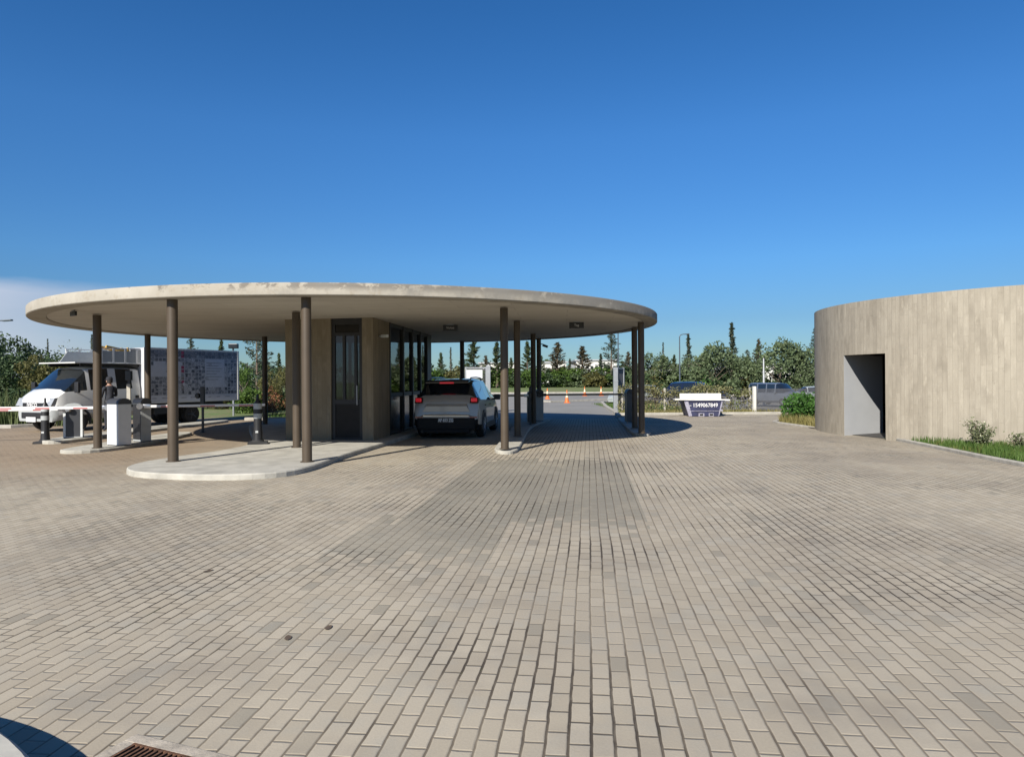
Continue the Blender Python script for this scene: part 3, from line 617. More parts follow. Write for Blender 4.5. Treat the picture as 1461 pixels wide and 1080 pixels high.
# small camera on the solid side panel
c = FRc+dS*0.55-nS*0.05
cam0 = empty('security_camera', (c.x, c.y, 2.78), angS-PI/2, 'small white security camera on the booth side wall beside the door corner', 'camera')
b = MB(); b.box((0.12, -0.05, 0), (.2, .075, .075), rz=R(-20), bevel=.012); b.build('housing', 'white', cam0)
b = MB(); b.tube((0, 0, 0.0), (0.06, -.03, 0.0), .02); b.lathe([(.045, -.02), (.045, .02)], (0, 0, 0)); b.build('bracket', 'greycoat', cam0)
cam1 = empty('security_camera', (1.13, 27.4, 2.93), 0, 'small black security camera on a rear column of the right island', 'camera')
b = MB(); b.box((0.16, 0, -.02), (.22, .09, .09), ry=R(20), bevel=.015); b.build('housing', 'black', cam1)
b = MB(); b.tube((0, 0, 0.06), (0.12, 0, 0.03), .018); b.build('bracket', 'black', cam1)

# ------------------------------------------------------------------ round concrete building at the right
BC, BRD, BZ = Vector((15.102, 20.473, 0)), 5.867, 3.67
rb = empty('round_building', BC, 0, 'round board-marked concrete building with a dark doorway at the right', 'building')
aL = math.atan2(19.83-BC.y, 9.27-BC.x) % (2*PI); aR = R(201.4)
b = MB(); uvl = b.bm.loops.layers.uv.new('UVMap')
angs = lin(aL, aR, 7)+lin(aR, aL+2*PI, 150)[1:]
pvd = Vector((10.74-9.27, 20.62-19.83)).normalized(); jq = Vector((9.27-BC.x, 19.83-BC.y))
k_ = 0.0
while (jq+pvd*k_).length > BRD-.22: k_ += .001
aLi = math.atan2((jq+pvd*k_).y, (jq+pvd*k_).x) % (2*PI)
def arcwall(b, a, c, z0, z1, r0, r1, faces):
    def P(t, r, z):
        if r < BRD-.1 and abs(t-aL) < 1e-6: t = aLi
        if r < BRD-.1 and abs(t-aL-2*PI) < 1e-6: t = aLi+2*PI
        return b.bm.verts.new((r*math.cos(t), r*math.sin(t), z))
    q = {'out': [(a, r1, z0), (c, r1, z0), (c, r1, z1), (a, r1, z1)], 'in': [(c, r0, z0), (a, r0, z0), (a, r0, z1), (c, r0, z1)],
         'top': [(a, r1, z1), (c, r1, z1), (c, r0, z1), (a, r0, z1)], 'bot': [(a, r0, z0), (c, r0, z0), (c, r1, z0), (a, r1, z0)]}
    for k in faces:
        f = b._f([P(*p) for p in q[k]])
        for lp, p in zip(f.loops, q[k]): lp[uvl].uv = (p[0]*BRD, p[2]) if k in ('out', 'in') else (p[0]*BRD, p[1])
DZ = 2.24
for i in range(len(angs)-1):
    a, c = angs[i], angs[i+1]; dz = DZ if i < 6 else 0.0
    arcwall(b, a, c, dz, BZ, BRD-.22, BRD, ('out', 'in', 'top')+(('bot',) if i < 6 else ()))
for t in (aL, aR):
    r0, r1 = BRD-.22, BRD
    f = b._f([b.bm.verts.new((r*math.cos(aLi if t == aL and r == r0 else t), r*math.sin(aLi if t == aL and r == r0 else t), z)) for r, z in ((r0, 0), (r1, 0), (r1, DZ), (r0, DZ))])
    for lp, uvc in zip(f.loops, [(0, 0), (.22, 0), (.22, DZ), (0, DZ)]): lp[uvl].uv = uvc
bmesh.ops.remove_doubles(b.bm, verts=b.bm.verts[:], dist=0.0005)
b.build('wall', 'board', rb, recalc=True)
b = MB(); b.lathe([(BRD-.23, 3.42), (BRD-.23, 3.5)], seg=96); b.build('roof', 'kerb', rb)
# pale side wall of the entrance passage, and the dark room behind
jo = Vector((jq.x, jq.y, 0)); pv3 = Vector((pvd.x, pvd.y, 0)); pn = Vector((-pvd.y, pvd.x, 0)); jo = jo+pv3*.003; ji = jo+pv3*.24; e = jo+pv3*1.70
b = MB(); b.prism([tuple(p[:2]) for p in (jo-pn*.004, e-pn*.004, e+pn*.12, ji+pn*.12, ji+pn*.001, jo+pn*.001)], 0.0, DZ-.002)
b.build('passage_wall', 'greyplaster', rb)
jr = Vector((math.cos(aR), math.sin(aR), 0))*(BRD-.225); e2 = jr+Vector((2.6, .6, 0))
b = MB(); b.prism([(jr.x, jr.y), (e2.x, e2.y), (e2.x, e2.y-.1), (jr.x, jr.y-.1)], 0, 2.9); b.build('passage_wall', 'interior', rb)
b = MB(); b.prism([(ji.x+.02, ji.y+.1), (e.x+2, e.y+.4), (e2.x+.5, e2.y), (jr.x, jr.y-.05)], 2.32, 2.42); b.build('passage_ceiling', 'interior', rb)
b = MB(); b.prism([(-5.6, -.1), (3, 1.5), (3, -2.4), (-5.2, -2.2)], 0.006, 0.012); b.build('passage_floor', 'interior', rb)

strip([(9.83, 18.35), (9.79, 17.7), (9.66, 16.6), (9.48, 15.2), (9.31, 13.9), (9.21, 12.76), (9.12, 10.5), (9.15, 6), (9.4, 2)], 0.11, -0.05, 0.075)
strip([(9.95, 26.6), (9.55, 25.9), (9.47, 25.2), (9.57, 23.8), (9.69, 22.6), (9.75, 22.35)], 0.13, -0.05, 0.06)

# ------------------------------------------------------------------ vegetation
def leaf_mesh(name, pts, sizes, mat, seed, asp=0.5, updir=0.0):
    """One quad leaf at each point, turned at random."""
    r = np.random.default_rng(seed); n = len(pts)
    P = np.asarray(pts, float); S = np.asarray(sizes, float).reshape(-1, 1)
    a = r.normal(size=(n, 3)); a[:, 2] = a[:, 2]*(1-abs(updir))+updir; a /= np.linalg.norm(a, axis=1, keepdims=True)
    b = r.normal(size=(n, 3)); b -= (b*a).sum(1, keepdims=True)*a; b /= np.linalg.norm(b, axis=1, keepdims=True)
    V = np.stack([P-a*S*.5, P+b*S*asp*.5, P+a*S*.5, P-b*S*asp*.5], 1).reshape(-1, 3)
    me = bpy.data.meshes.new(name); me.from_pydata(V.tolist(), [], [(4*i, 4*i+1, 4*i+2, 4*i+3) for i in range(n)])
    for m in (mat if isinstance(mat, list) else [mat]): me.materials.append(M[m])
    return me
def blob_points(n, r, w, h, z0, lumps, seed, hollow=0.55):
    """Points in many overlapping clumps inside a squat crown."""
    g = np.random.default_rng(seed); C = []
    while len(C) < lumps:
        p = g.uniform(-1, 1, 3)
        if np.linalg.norm(p) < 1 and (np.linalg.norm(p) > hollow or len(C) % 4 == 0): C.append(p)
    C = np.array(C); rad = g.uniform(.16, .34, lumps)
    k = g.integers(0, lumps, n); d = g.normal(size=(n, 3)); d /= np.linalg.norm(d, axis=1, keepdims=True)
    P = C[k]*0.82+d*(rad[k]*g.uniform(.35, 1, n)**.6)[:, None]
    P[:, 2] = (P[:, 2]+1)/2
    P[:, :2] *= (0.55+0.45*np.sin(np.clip(P[:, 2], 0, 1)*PI*0.85+0.25))[:, None]
    q = np.percentile(np.abs(P[:, :2]), 97); P[:, :2] /= q
    lo, hi = np.percentile(P[:, 2], 1), np.percentile(P[:, 2], 99.5); P[:, 2] = (P[:, 2]-lo)/(hi-lo)
    return P*np.array([w/2, w/2, h])+np.array([0, 0, z0])
def conifer_points(n, h, w, seed, droop=-0.15, z0=.06, shape=1.0):
    g = np.random.default_rng(seed); P = []; br = []
    nb = int(h*11)
    for i in range(nb):
        t = z0+(1-z0)*(i+g.uniform(0, 1))/nb; z = t*h
        L = w/2*1.25*(1-t)**shape*g.uniform(.4, 1.15)+0.05*w; az = g.uniform(0, 2*PI); el = g.uniform(.1, .7)+.5*t+droop
        d = np.array([math.cos(az)*math.cos(el), math.sin(az)*math.cos(el), math.sin(el)])
        br.append(((0, 0, z), tuple(np.array([0, 0, z])+d*L)))
        m = max(3, int(n/nb*(0.35+1.3*(1-t))))
        s = g.uniform(.15, 1.05, m)**.8; off = g.normal(size=(m, 3))*(0.03*w*(1.25-s))[:, None]
        P.append(np.array([0, 0, z])+d*(s*L)[:, None]+off)
    m = int(n*.05); zz = g.uniform(.72, 1.0, m)*h; P.append(np.stack([g.normal(size=m)*.02*w*(1.1-zz/h)*4, g.normal(size=m)*.02*w*(1.1-zz/h)*4, zz], 1))
    return np.concatenate(P), br
_tm = {}
def conifer_meshes(key, h, w, mat, seed, n=1500, leaf=.30, droop=-.15, shape=1.0):
    if key not in _tm:
        P, br = conifer_points(n, h, w, seed, droop, shape=shape)
        g = np.random.default_rng(seed+5)
        cm = leaf_mesh('crown', P, g.uniform(.6, 1.3, len(P))*leaf, mat, seed, asp=.28)
        b = MB(); b.tube((0, 0, -.1), (0, 0, h*.95), .016*h, .004*h, 7)
        for p, q in br[::2]: b.tube(p, q, .0035*h, .001*h, 4, cap=False)
        o = b.build('trunk', 'bark'); tm = o.data; bpy.data.objects.remove(o)
        _tm[key] = (cm, tm, h)
    return _tm[key]
def broad_meshes(key, h, w, mat, seed, n=2600, leaf=.34, lumps=34, trunk=.28, asp=.55):
    if key not in _tm:
        P = blob_points(n, None, w, h*(1-trunk), h*trunk, lumps, seed); g = np.random.default_rng(seed+5)
        cm = leaf_mesh('crown', P, g.uniform(.6, 1.3, len(P))*leaf, mat, seed, asp=asp)
        b = MB(); b.tube((0, 0, -.1), (0.05*w*.2, 0, h*.45), .022*h, .014*h, 8)
        gr = random.Random(seed)
        for i in range(9):
            a = gr.uniform(0, 2*PI); l = gr.uniform(.25, .42)*w; z = h*gr.uniform(.22, .45)
            m_ = Vector((math.cos(a)*l*.5, math.sin(a)*l*.5, z+h*.16)); e_ = Vector((math.cos(a)*l, math.sin(a)*l, z+h*gr.uniform(.22, .42)))
            b.tube((0, 0, z), m_, .010*h, .007*h, 6); b.tube(m_, e_, .007*h, .002*h, 5)
        o = b.build('trunk', 'bark'); tm = o.data; bpy.data.objects.remove(o)
        _tm[key] = (cm, tm, h)
    return _tm[key]
def tree(meshes, u, vtop, Y, label, name, cat='tree', group=None, rz=None, zb=None, sxy=1.0):
    cm, tm, h = meshes; x, y, zt_ = at(u, vtop, Y); z0 = hgt(x, y) if zb is None else zb
    s = (zt_-z0)/h
    o = empty(name, (x, y, z0), rng.uniform(0, 6.28) if rz is None else rz, label, cat, group)
    o.scale = (s*sxy, s*sxy, s)
    link_mesh('trunk', tm, o); link_mesh('crown', cm, o)
    return o
def bush(key, w, h, mat, seed, n=2600, leaf=.30, lumps=30, asp=.6):
    if key not in _tm:
        P = blob_points(n, None, w, h, 0.0, lumps, seed, .45); g = np.random.default_rng(seed+9)
        k = int(n*.25); Q = g.uniform(-1, 1, (k, 3))*np.array([w*.42, w*.42, h*.3])+np.array([0, 0, h*.28]); P = np.concatenate([P, Q])
        _tm[key] = (leaf_mesh('bush', P, g.uniform(.6, 1.3, len(P))*leaf, mat, seed, asp=asp), h, w)
    return _tm[key]
def put_bush(spec, u, vtop, wpx, Y, label, group=None, name='bush', cat='bush', zb=None):
    me, h, w = spec; x, y, zt_ = at(u, vtop, Y); z0 = (hgt(x, y) if zb is None else zb)-.05
    o = link_mesh(name, me, None, (x, y, z0), rng.uniform(0, 6.28))
    sx = 1.35*wpx*Y/F/w; o.scale = (sx, sx, (zt_-z0)/h)
    return tag(o, label, cat, group)

con = {k: (lambda k=k: conifer_meshes(k, *CONS[k])) for k in ()}
CA = conifer_meshes('ca', 8, 3.6, 'pine', 11, 3400, .36, -.1, .75)
CB = conifer_meshes('cb', 8, 3.0, 'pinebrown', 12, 3000, .34, .12, .75)
CC = conifer_meshes('cc', 8, 2.0, 'pinedark', 13, 2200, .32, .1, .95)
CD = conifer_meshes('cd', 8, 1.25, 'pinedark', 14, 1000, .28, .2, 1.3)
CE = conifer_meshes('ce', 8, 4.0, 'pinedark', 15, 3800, .26, -.25, .8)
CF = conifer_meshes('cf', 8, 2.6, 'pine', 16, 3000, .32, .05, .85)
gt = 'tall conifers beyond the street'
for ms_, u, vt, Y, lab, sxy in [
    (CF, 629, 504, 92, 'small pointed conifer seen just above the left of the SUV roof', 1),
    (CD, 643, 496, 100, 'thin spindly conifer standing over the SUV roof', 1),
    (CA, 676, 487, 84, 'broad shaggy conifer behind the white gate panels', 1),
    (CF, 709, 489, 88, 'dark conifer just left of the front brown column of the right island', 1.1),
    (CF, 752, 488, 90, 'narrow green conifer between two brown columns of the right island', 1),
    (CB, 795, 490, 92, 'brownish ragged conifer seen above the empty lane, nearest the island columns', 1.25),
    (CB, 831, 495, 92, 'wide browning conifer in the middle of the empty lane opening', 1.45),
    (CC, 857, 505, 96, 'short grey conifer leaning against the taller one beside the lamp pole', 1.3),
    (CE, 872, 476, 90, 'tallest dark conifer beside the slim lamp pole behind the gate', .85),
    (CD, 946, 489, 96, 'thin conifer tip rising over the round trees right of the canopy', 1.1),
    (CC, 982, 477, 96, 'narrow dark conifer beside the curved street lamp', 1.15),
    (CC, 1044, 461, 94, 'tallest spire-like conifer above the rounded blue-green trees', 1.2),
    (CB, 1082, 485, 94, 'reddish-brown sparse conifer left of the pale post', .9),
    (CF, 613, 512, 98, 'short conifer at the left end of the far belt beside the booth pier', 1.1),
    (CA, 659, 510, 98, 'short broad conifer right behind the middle of the SUV roof', .9),
    (CB, 693, 508, 98, 'short browning conifer above the right end of the white gate boards', 1),
    (CF, 729, 511, 98, 'short green conifer between the near right island column and the next', 1),
    (CA, 772, 508, 98, 'short dark conifer just right of the rear island columns', .8),
    (CC, 813, 512, 98, 'small grey conifer between the two browning conifers', 1.2),
    (CB, 896, 503, 98, 'small browning conifer between the gate and the outer columns', 1),
    (CF, 962, 507, 98, 'short conifer left of the curved street lamp', 1.2),
    (CE, 1066, 500, 96, 'feathery conifer between the spire and the reddish-brown conifer', .8),
    (CE, 1163, 470, 88, 'dark conifer half hidden by the round concrete building', .7)]:
    tree(ms_, u, vt, Y+12, lab, 'conifer_tree', 'conifer', gt, sxy=sxy*(1.7 if u < 900 else 1.35))
for ms_, u, vt, Y, lab, sxy in [
    (CE, 272, 484, 62, 'feathery conifer top showing above the truck banner middle', 1.1),
    (CF, 316, 486, 66, 'conifer top showing above the rear end of the truck box', 1.2),
    (CE, 366, 452, 44, 'large open-branched pine behind the left lane bollard', 1.15),
    (CF, 398, 505, 50, 'fresh green pointed conifer beside the booth left wall', 1.2),
    (CD, 68, 484, 62, 'thin conifer spike above the olive shrubs left of the truck cab', 1.0),
    (CD, 131, 478, 62, 'thin conifer spike behind the brown column near the truck cab', 1.3)]:
    tree(ms_, u, vt, Y, lab, 'conifer_tree', 'conifer', 'conifers on the left', sxy=sxy)
BA = broad_meshes('ba', 6, 7.0, 'leafblue', 21, 8000, .31, 52, .04)
BB = broad_meshes('bb', 6, 6.0, 'leafblue', 22, 6500, .32, 44, .05)
BD = broad_meshes('bd', 6, 7.5, 'leafdark', 23, 9000, .27, 48, .08)
BO = broad_meshes('bo', 4, 4.2, 'leafolive', 24, 6500, .17, 30, .08)
BS = broad_meshes('bs', 4, 3.2, 'leafpale', 25, 650, .15, 22, .3)
BG = broad_meshes('bg', 4, 3.6, 'leafgreen', 26, 2400, .2, 26, .1)
gb = 'rounded trees beyond the fence'
for ms_, u, vt, Y, lab, sxy in [
    (BB, 932, 506, 88, 'blue-green rounded tree right beside the canopy edge', .8),
    (BB, 985, 513, 90, 'low rounded tree below the curved street lamp', .8),
    (BA, 1014, 493, 86, 'largest rounded blue-green tree behind the skip', .82),
    (BB, 1052, 508, 88, 'rounded tree under the tallest spire-like conifer', .75),
    (BA, 1112, 488, 84, 'high domed blue-green tree right of the pale post', .8),
    (BB, 1150, 499, 86, 'rounded tree next to the round concrete building', .85)]:
    tree(ms_, u, vt, Y, lab, 'broadleaf_tree', 'tree', gb, sxy=sxy*1.28)
for ms_, u, vt, Y, lab, sxy in [
    (BD, 12, 482, 37, 'dense dark green tree at the far left edge', .95),
    (BO, 78, 506, 36, 'olive-brown shrubby tree behind the truck windscreen', 1.0),
    (BO, 118, 508, 38, 'olive shrubby tree right behind the truck cab roof', 1.0),
    (BD, 48, 500, 44, 'dark green tree filling the gap left of the truck windscreen', 1.0),
    (BS, 104, 488, 40, 'airy pale sapling poking above the olive trees', .9),
    (BG, 345, 520, 40, 'bushy green tree at the tail of the truck', .8),
    (BO, 392, 522, 37, 'olive green tree between bollard and booth', .7),
    (BD, 372, 515, 52, 'dark green tree at the foot of the large pine', .8),
    (BD, 225, 520, 50, 'dark tree hidden behind the truck box', .8)]:
    tree(ms_, u, vt, Y, lab, 'broadleaf_tree', 'tree', 'leafy trees on the left', sxy=sxy)
SA = bush('sa', 4, 3, 'leafgreen', 31); SB = bush('sb', 4, 3, 'leafdark', 32); SO = bush('so', 4, 3, 'leafolive', 33); SP = bush('sp', 4, 3, 'leafblue', 34)
row = [(606, 526, 34, SA), (632, 528, 34, SB), (655, 524, 36, SO), (690, 528, 40, SA), (716, 523, 34, SA), (740, 530, 30, SB), (757, 526, 30, SA), (783, 527, 34, SB), (806, 525, 36, SA),
       (828, 528, 34, SP), (848, 531, 30, SO), (868, 523, 36, SA), (893, 524, 36, SB)]
place = ['at its left end beside the booth', 'over the left shoulder of the SUV roof', 'behind the SUV antenna', 'under the broad shaggy conifer', 'left of the front column on the right island',
         'in the slit between the two near island columns', 'in front of the narrow conifer between columns', 'beside the rear island columns', 'below the brownish ragged conifer',
         'below the wide browning conifer', 'above the upright orange cone', 'bright, at the foot of the tallest dark conifer', 'behind the open gate frame']
for (u, vt, w, sp_), pl in zip(row, place): put_bush(sp_, u, vt, w, 101+rng.uniform(-2, 3), 'bush in the hedge across the street, '+pl, 'hedge row across the street')
row = [(925, 535, 30, SB), (955, 532, 34, SA), (978, 540, 30, SA), (1000, 536, 34, SB), (1030, 534, 38, SB), (1062, 536, 34, SO), (1090, 540, 26, SB), (1105, 532, 34, SB), (1132, 538, 34, SO), (1158, 536, 34, SB)]
place = ['beside the outer canopy columns', 'above the dark blue car', 'at the right end of the dark blue car', 'left of centre above the skip', 'dark, above the right end of the skip', 'olive, left of the slate van',
         'behind the slate van roof', 'right of the pale post', 'olive, between van and silver car', 'above the silver car']
for (u, vt, w, sp_), pl in zip(row, place): put_bush(sp_, u, vt, w, 88+rng.uniform(-2, 2), 'bush under the rounded trees, '+pl, 'bushes under the rounded trees')
for u, vt, w, Y, sp_, lab in [(352, 556, 34, 35, SA, 'low green bush at the truck tail beside the left lane'), (390, 552, 24, 33.5, bush('sr', 2, 1.4, 'leafred', 35, 500, .14), 'reddish leafed shrub between bollard and booth'),
                              (372, 570, 26, 36, SO, 'low olive bush behind the left lane bollard'), (405, 560, 24, 38, SB, 'dark low bush against the booth left edge'),
                              (262, 560, 60, 40, SA, 'green bush seen under the truck box'), (20, 556, 60, 31, SB, 'dark bush under the tree at the far left edge'), (100, 540, 70, 33, SO, 'olive bush behind the truck bonnet'), (318, 562, 40, 38, SO, 'olive bush under the truck box tail')]:
    put_bush(sp_, u, vt, w, Y, lab)

def blades(name, n, fn, hmin, hmax, mat, seed, w=.012, lean=.35):
    g = random.Random(seed); V, Fs = [], []
    for i in range(n):
        x, y, z, k = fn(g); h = g.uniform(hmin, hmax)*k; a = g.uniform(0, 2*PI); l = g.uniform(0, lean)*h; a2 = g.uniform(0, 2*PI)
        dx, dy = math.cos(a)*w/2*(.6+.8*g.random()), math.sin(a)*w/2; lx, ly = math.cos(a2)*l, math.sin(a2)*l; j = len(V)
        V += [(x-dx, y-dy, z), (x+dx, y+dy, z), (x+dx*.6+lx*.4, y+dy*.6+ly*.4, z+h*.6), (x-dx*.6+lx*.4, y-dy*.6+ly*.4, z+h*.6), (x+lx, y+ly, z+h)]
        Fs += [(j, j+1, j+2, j+3), (j+3, j+2, j+4)]
    me = bpy.data.meshes.new(name); me.from_pydata(V, [], Fs); me.materials.append(M[mat]); return link_mesh(name, me)
kp = [(2, 9.4), (6, 9.15), (10.5, 9.12), (12.76, 9.21), (13.9, 9.31), (15.2, 9.48), (16.6, 9.66), (17.7, 9.79), (18.5, 9.84)]
kx = lambda y: float(np.interp(y, [p[0] for p in kp], [p[1] for p in kp]))
def bed(g):
    while True:
        y = g.uniform(6, 18.3); x = kx(y)+.06+g.uniform(0, 1)**.8*3.2
        if (x-BC.x)**2+(y-BC.y)**2 > (BRD+.02)**2: return x, y, .03, 1.0
soil = [(kx(y)+.04, y) for y in lin(2, 18.45, 24)]
arc = [(BC.x+(BRD-.05)*math.cos(t), BC.y+(BRD-.05)*math.sin(t)) for t in lin(R(200), R(262), 20)]
flat('grass_bed', soil+arc+[(15, 6), (14.5, 2)], 0.035, 'ground')
tag(blades('grass', 26000, bed, .07, .2, 'grass', 3, .016), 'mown green grass strip along the foot of the round building', 'grass', kind='stuff')
def bed2(g):
    y = g.uniform(22.5, 26.2); return 9.63+g.random()**1.6*1.3+max(0, y-25.6)*.5, y, .03, g.uniform(.5, 1.0)
tag(blades('dry_grass', 4200, bed2, .15, .42, 'drygrass', 4, .02, .6), 'dry yellow grass at the foot of the green hedge', 'grass', kind='stuff')
flat('hedge_bed', [(9.55, 22.45), (9.62, 23.8), (9.52, 25.2), (9.6, 25.9), (10, 26.6), (15, 27.5), (15, 26), (10.4, 23.9)], 0.03, 'soil')
def strip2(g):
    x = g.uniform(-11, -4.6); return x, 29.7+g.random()*7, -.05+.02, 1.0
tag(blades('grass', 9000, strip2, .06, .22, 'grass', 5, .03), 'short green grass behind the canopy on the left', 'grass', kind='stuff')
def strip3(g):
    x = g.uniform(5, 14); return x, 31.95+g.random()*1.2, -.04, 1.0
tag(blades('weeds', 5000, strip3, .06, .3, 'drygrass', 6, .03), 'yellowing weeds along the foot of the vine fence', 'weeds', kind='stuff')
def strip4(g):
    x = g.uniform(5.2, 9); return x, 33.4+g.random()*13, -.05, 1.0
tag(blades('grass', 4000, strip4, .06, .2, 'grass', 7, .03), 'thin grass behind the gate beside the drive', 'grass', kind='stuff')
def reeds(g):
    return g.uniform(-27, -16.6), g.uniform(26.3, 31), -.05, g.uniform(.4, 1.0)
tag(blades('reeds', 5200, reeds, .6, 1.7, 'reed', 8, .05, .5), 'tall grey-green reeds beside the truck at the left edge', 'reeds', kind='stuff')

# leafy hedge beside the round building
P = []
g_ = np.random.default_rng(41)
for i in range(22):
    cx, cy, rr = g_.uniform(10.05, 12.6), g_.uniform(24.3, 27), g_.uniform(.42, .62)
    d = g_.normal(size=(420, 3)); d /= np.linalg.norm(d, axis=1, keepdims=True)
    P.append(np.array([cx, cy, g_.uniform(.35, .62)])+d*(rr*g_.uniform(.4, 1, 420)**.5)[:, None])
P = np.concatenate(P); P = P[P[:, 2] > .03]
hd = link_mesh('hedge', leaf_mesh('hedge', P-np.array([11, 25.3, 0]), g_.uniform(.06, .15, len(P)), 'leafhedge', 42, .7), None, (11, 25.3, 0))
tag(hd, 'bright green leafy hedge against the round building', 'hedge')
# flowering shrubs in the grass bed
def shrub(x, y, h, w, n, label, flowers):
    g = np.random.default_rng(int(n)); o = empty('flowering_shrub', (x, y, .03), 0, label, 'shrub')
    b = MB(); tips = []
    for i in range(16):
        a = g.uniform(0, 2*PI); t = Vector((math.cos(a)*w/2*g.uniform(.2, 1), math.sin(a)*w/2*g.uniform(.2, 1), h*g.uniform(.45, 1))); m_ = t*0.5+Vector((0, 0, h*.08))
        b.tube((0, 0, 0), m_, .008, .006, 5); b.tube(m_, t, .006, .003, 5); tips.append((m_, t))
    b.build('stem', 'twig', o)
    P = np.array([np.array(p)+(np.array(q)-np.array(p))*g.uniform(-.5, 1.05)+g.normal(size=3)*.045 for p, q in tips for _ in range(n//16)])
    link_mesh('foliage', leaf_mesh('foliage', P, g.uniform(.035, .075, len(P)), 'leafpale', 51, .6), o)
    if flowers:
        k = g.choice(len(P), flowers); link_mesh('blossom', leaf_mesh('blossom', P[k]+g.normal(size=(flowers, 3))*.03, g.uniform(.03, .05, flowers), 'flower', 52, .9), o)
shrub(10.35, 15.75, .66, .78, 900, 'white-flowered shrub in the grass beside the concrete wall', 60)
shrub(10.75, 15.1, .38, .4, 260, 'smaller sparse shrub at the right edge beside the flowering one', 4)

# ------------------------------------------------------------------ fences and gate behind
vf = empty('vine_fence', (4.9, 33, -.05), 0, 'low wire fence overgrown with dry vines behind the skip', 'fence')
L_ = 6.25
for x in lin(0.2, L_-.1, 4): b = MB(); b.box((x, 0, .6), (.09, .09, 1.25), bevel=.01); b.build('post', 'kerb', vf)
b = MB()
for z in (.3, .62, .95, 1.15): b.tube((0.2, 0, z), (L_-.1, 0, z), .006, seg=4)
for x in lin(.2, L_-.1, 60): b.tube((x, 0, .08), (x, 0, 1.15), .004, seg=4)
b.build('wire_mesh', 'mesh', vf)
b = MB(); b.box((L_/2, .03, .74), (L_-.3, .012, .16)); b.build('shade_cloth', 'shade', vf)
g_ = np.random.default_rng(61); n = 7500
P = np.stack([g_.uniform(0, L_, n), g_.normal(size=n)*.16, np.where(g_.random(n) < .55, g_.normal(1.05, .13, n), g_.uniform(.05, .75, n))], 1)
P[:, 2] += .12*np.sin(P[:, 0]*1.9)+.06*np.sin(P[:, 0]*5.3)
P = P[(P[:, 2] > .02) & ~((P[:, 2] > .68) & (P[:, 2] < .8) & (g_.random(n) < .8))]
b_ = leaf_mesh('vines', P, g_.uniform(.05, .13, len(P)), 'dryvine', 62, .5); link_mesh('vines', b_, vf)
b = MB()
for i in range(70):
    x = g_.uniform(0, L_); p = Vector((x, g_.normal()*.08, 0))
    for k in range(3):
        q = p+Vector((g_.normal()*.14, g_.normal()*.05, g_.uniform(.22, .42))); b.tube(p, q, .012-.003*k, .009-.003*k, 5); p = q
b.build('vine_stem', 'twig', vf)
me = leaf_mesh('bush', np.stack([g_.normal(size=500)*.22, g_.normal(size=500)*.15, np.abs(g_.normal(size=500))*.35+.35], 1), g_.uniform(.08, .16, 500), 'leafhedge', 63, .6)
tag(link_mesh('sapling', me, None, (9.15, 33.3, .35)), 'bright green young sapling growing through the vine fence above the skip', 'sapling')
me = leaf_mesh('bush', np.stack([g_.normal(size=420)*.2, g_.normal(size=420)*.15, np.abs(g_.normal(size=420))*.7+.3], 1), g_.uniform(.08, .18, 420), 'leafolive', 64, .5)
tag(link_mesh('sapling', me, None, (6.75, 33.4, .3)), 'straggly olive sapling in the vine fence right of the canopy columns', 'sapling')

cl = empty('chain_link_fence', (11.07, 32.45, -.03), R(10), 'grey chain link fence between pale post and green hedge', 'fence')
b = MB(); b.box((0, 0, .62), (.13, .13, 1.3), bevel=.012); b.build('post', 'plank', cl)
b = MB(); b.tube((4.2, 0, 0), (4.2, 0, 1.2), .03); b.build('post', 'galv', cl)
b = MB(); s_ = .075
for i in range(-16, 58):
    for sg in (1, -1):
        x0 = i*s_; p0, p1 = (x0, 0.06), (x0+1.08*sg, 1.14)
        def clip(p, q):
            (xa, za), (xb, zb) = p, q
            if max(xa, xb) < .07 or min(xa, xb) > 4.2: return None
            def pt(x): return za+(x-xa)/(xb-xa)*(zb-za)
            if xa < .07: za_, xa_ = pt(.07), .07
            elif xa > 4.2: za_, xa_ = pt(4.2), 4.2
            else: za_, xa_ = za, xa
            if xb < .07: zb_, xb_ = pt(.07), .07
            elif xb > 4.2: zb_, xb_ = pt(4.2), 4.2
            else: zb_, xb_ = zb, xb
            return (xa_, .01*sg, za_), (xb_, .01*sg, zb_)
        r_ = clip(p0, p1)
        if r_: b.tube(r_[0], r_[1], .0105, seg=4, cap=False)
for z in (.06, .6, 1.14): b.tube((.07, 0, z), (4.2, 0, z), .009, seg=5)
b.build('wire_mesh', 'mesh', cl)

def gate_leaf(name, loc, rz, w, h, label, white):
    o = empty(name, loc, rz, label, 'gate', 'open gate leaves')
    b = MB()
    for x in (0, w): b.box((x, 0, h/2+.05), (.09, .09, h))
    for z in (.12, h*.5, h): b.box((w/2, 0, z), (w-.09, .06, .07))
    b.build('frame', 'galv', o)
    b = MB()
    for x in lin(.1, w-.1, int(w/.06)): b.tube((x, 0, .15), (x, 0, h-.03), .011, seg=4, cap=False)
    for z in lin(.2, h-.1, int(h/.16)): b.tube((.05, .006, z), (w-.05, .006, z), .005, seg=4, cap=False)
    b.build('wire_mesh', 'mesh', o)
    if white:
        for z in white:
            b = MB(); b.box((w*.42, -.05, z), (w*.78, .02, .42)); b.build('white_board', 'white', o)
    return o
gate_leaf('gate_leaf', (5.16, 35.6, 0), R(62), 1.3, 2.15, 'grey mesh gate leaf standing open at the right of the drive', None)
b = MB(); b.box((0, 0, 1.08), (.22, .22, 2.2), bevel=.015); b.box((0, 0, 1.5), (.235, .235, .03))
tag(b.build('gate_post', 'galv', None, loc=(5.15, 35.3, 0)), 'square grey metal gate post at the right of the drive', 'post')
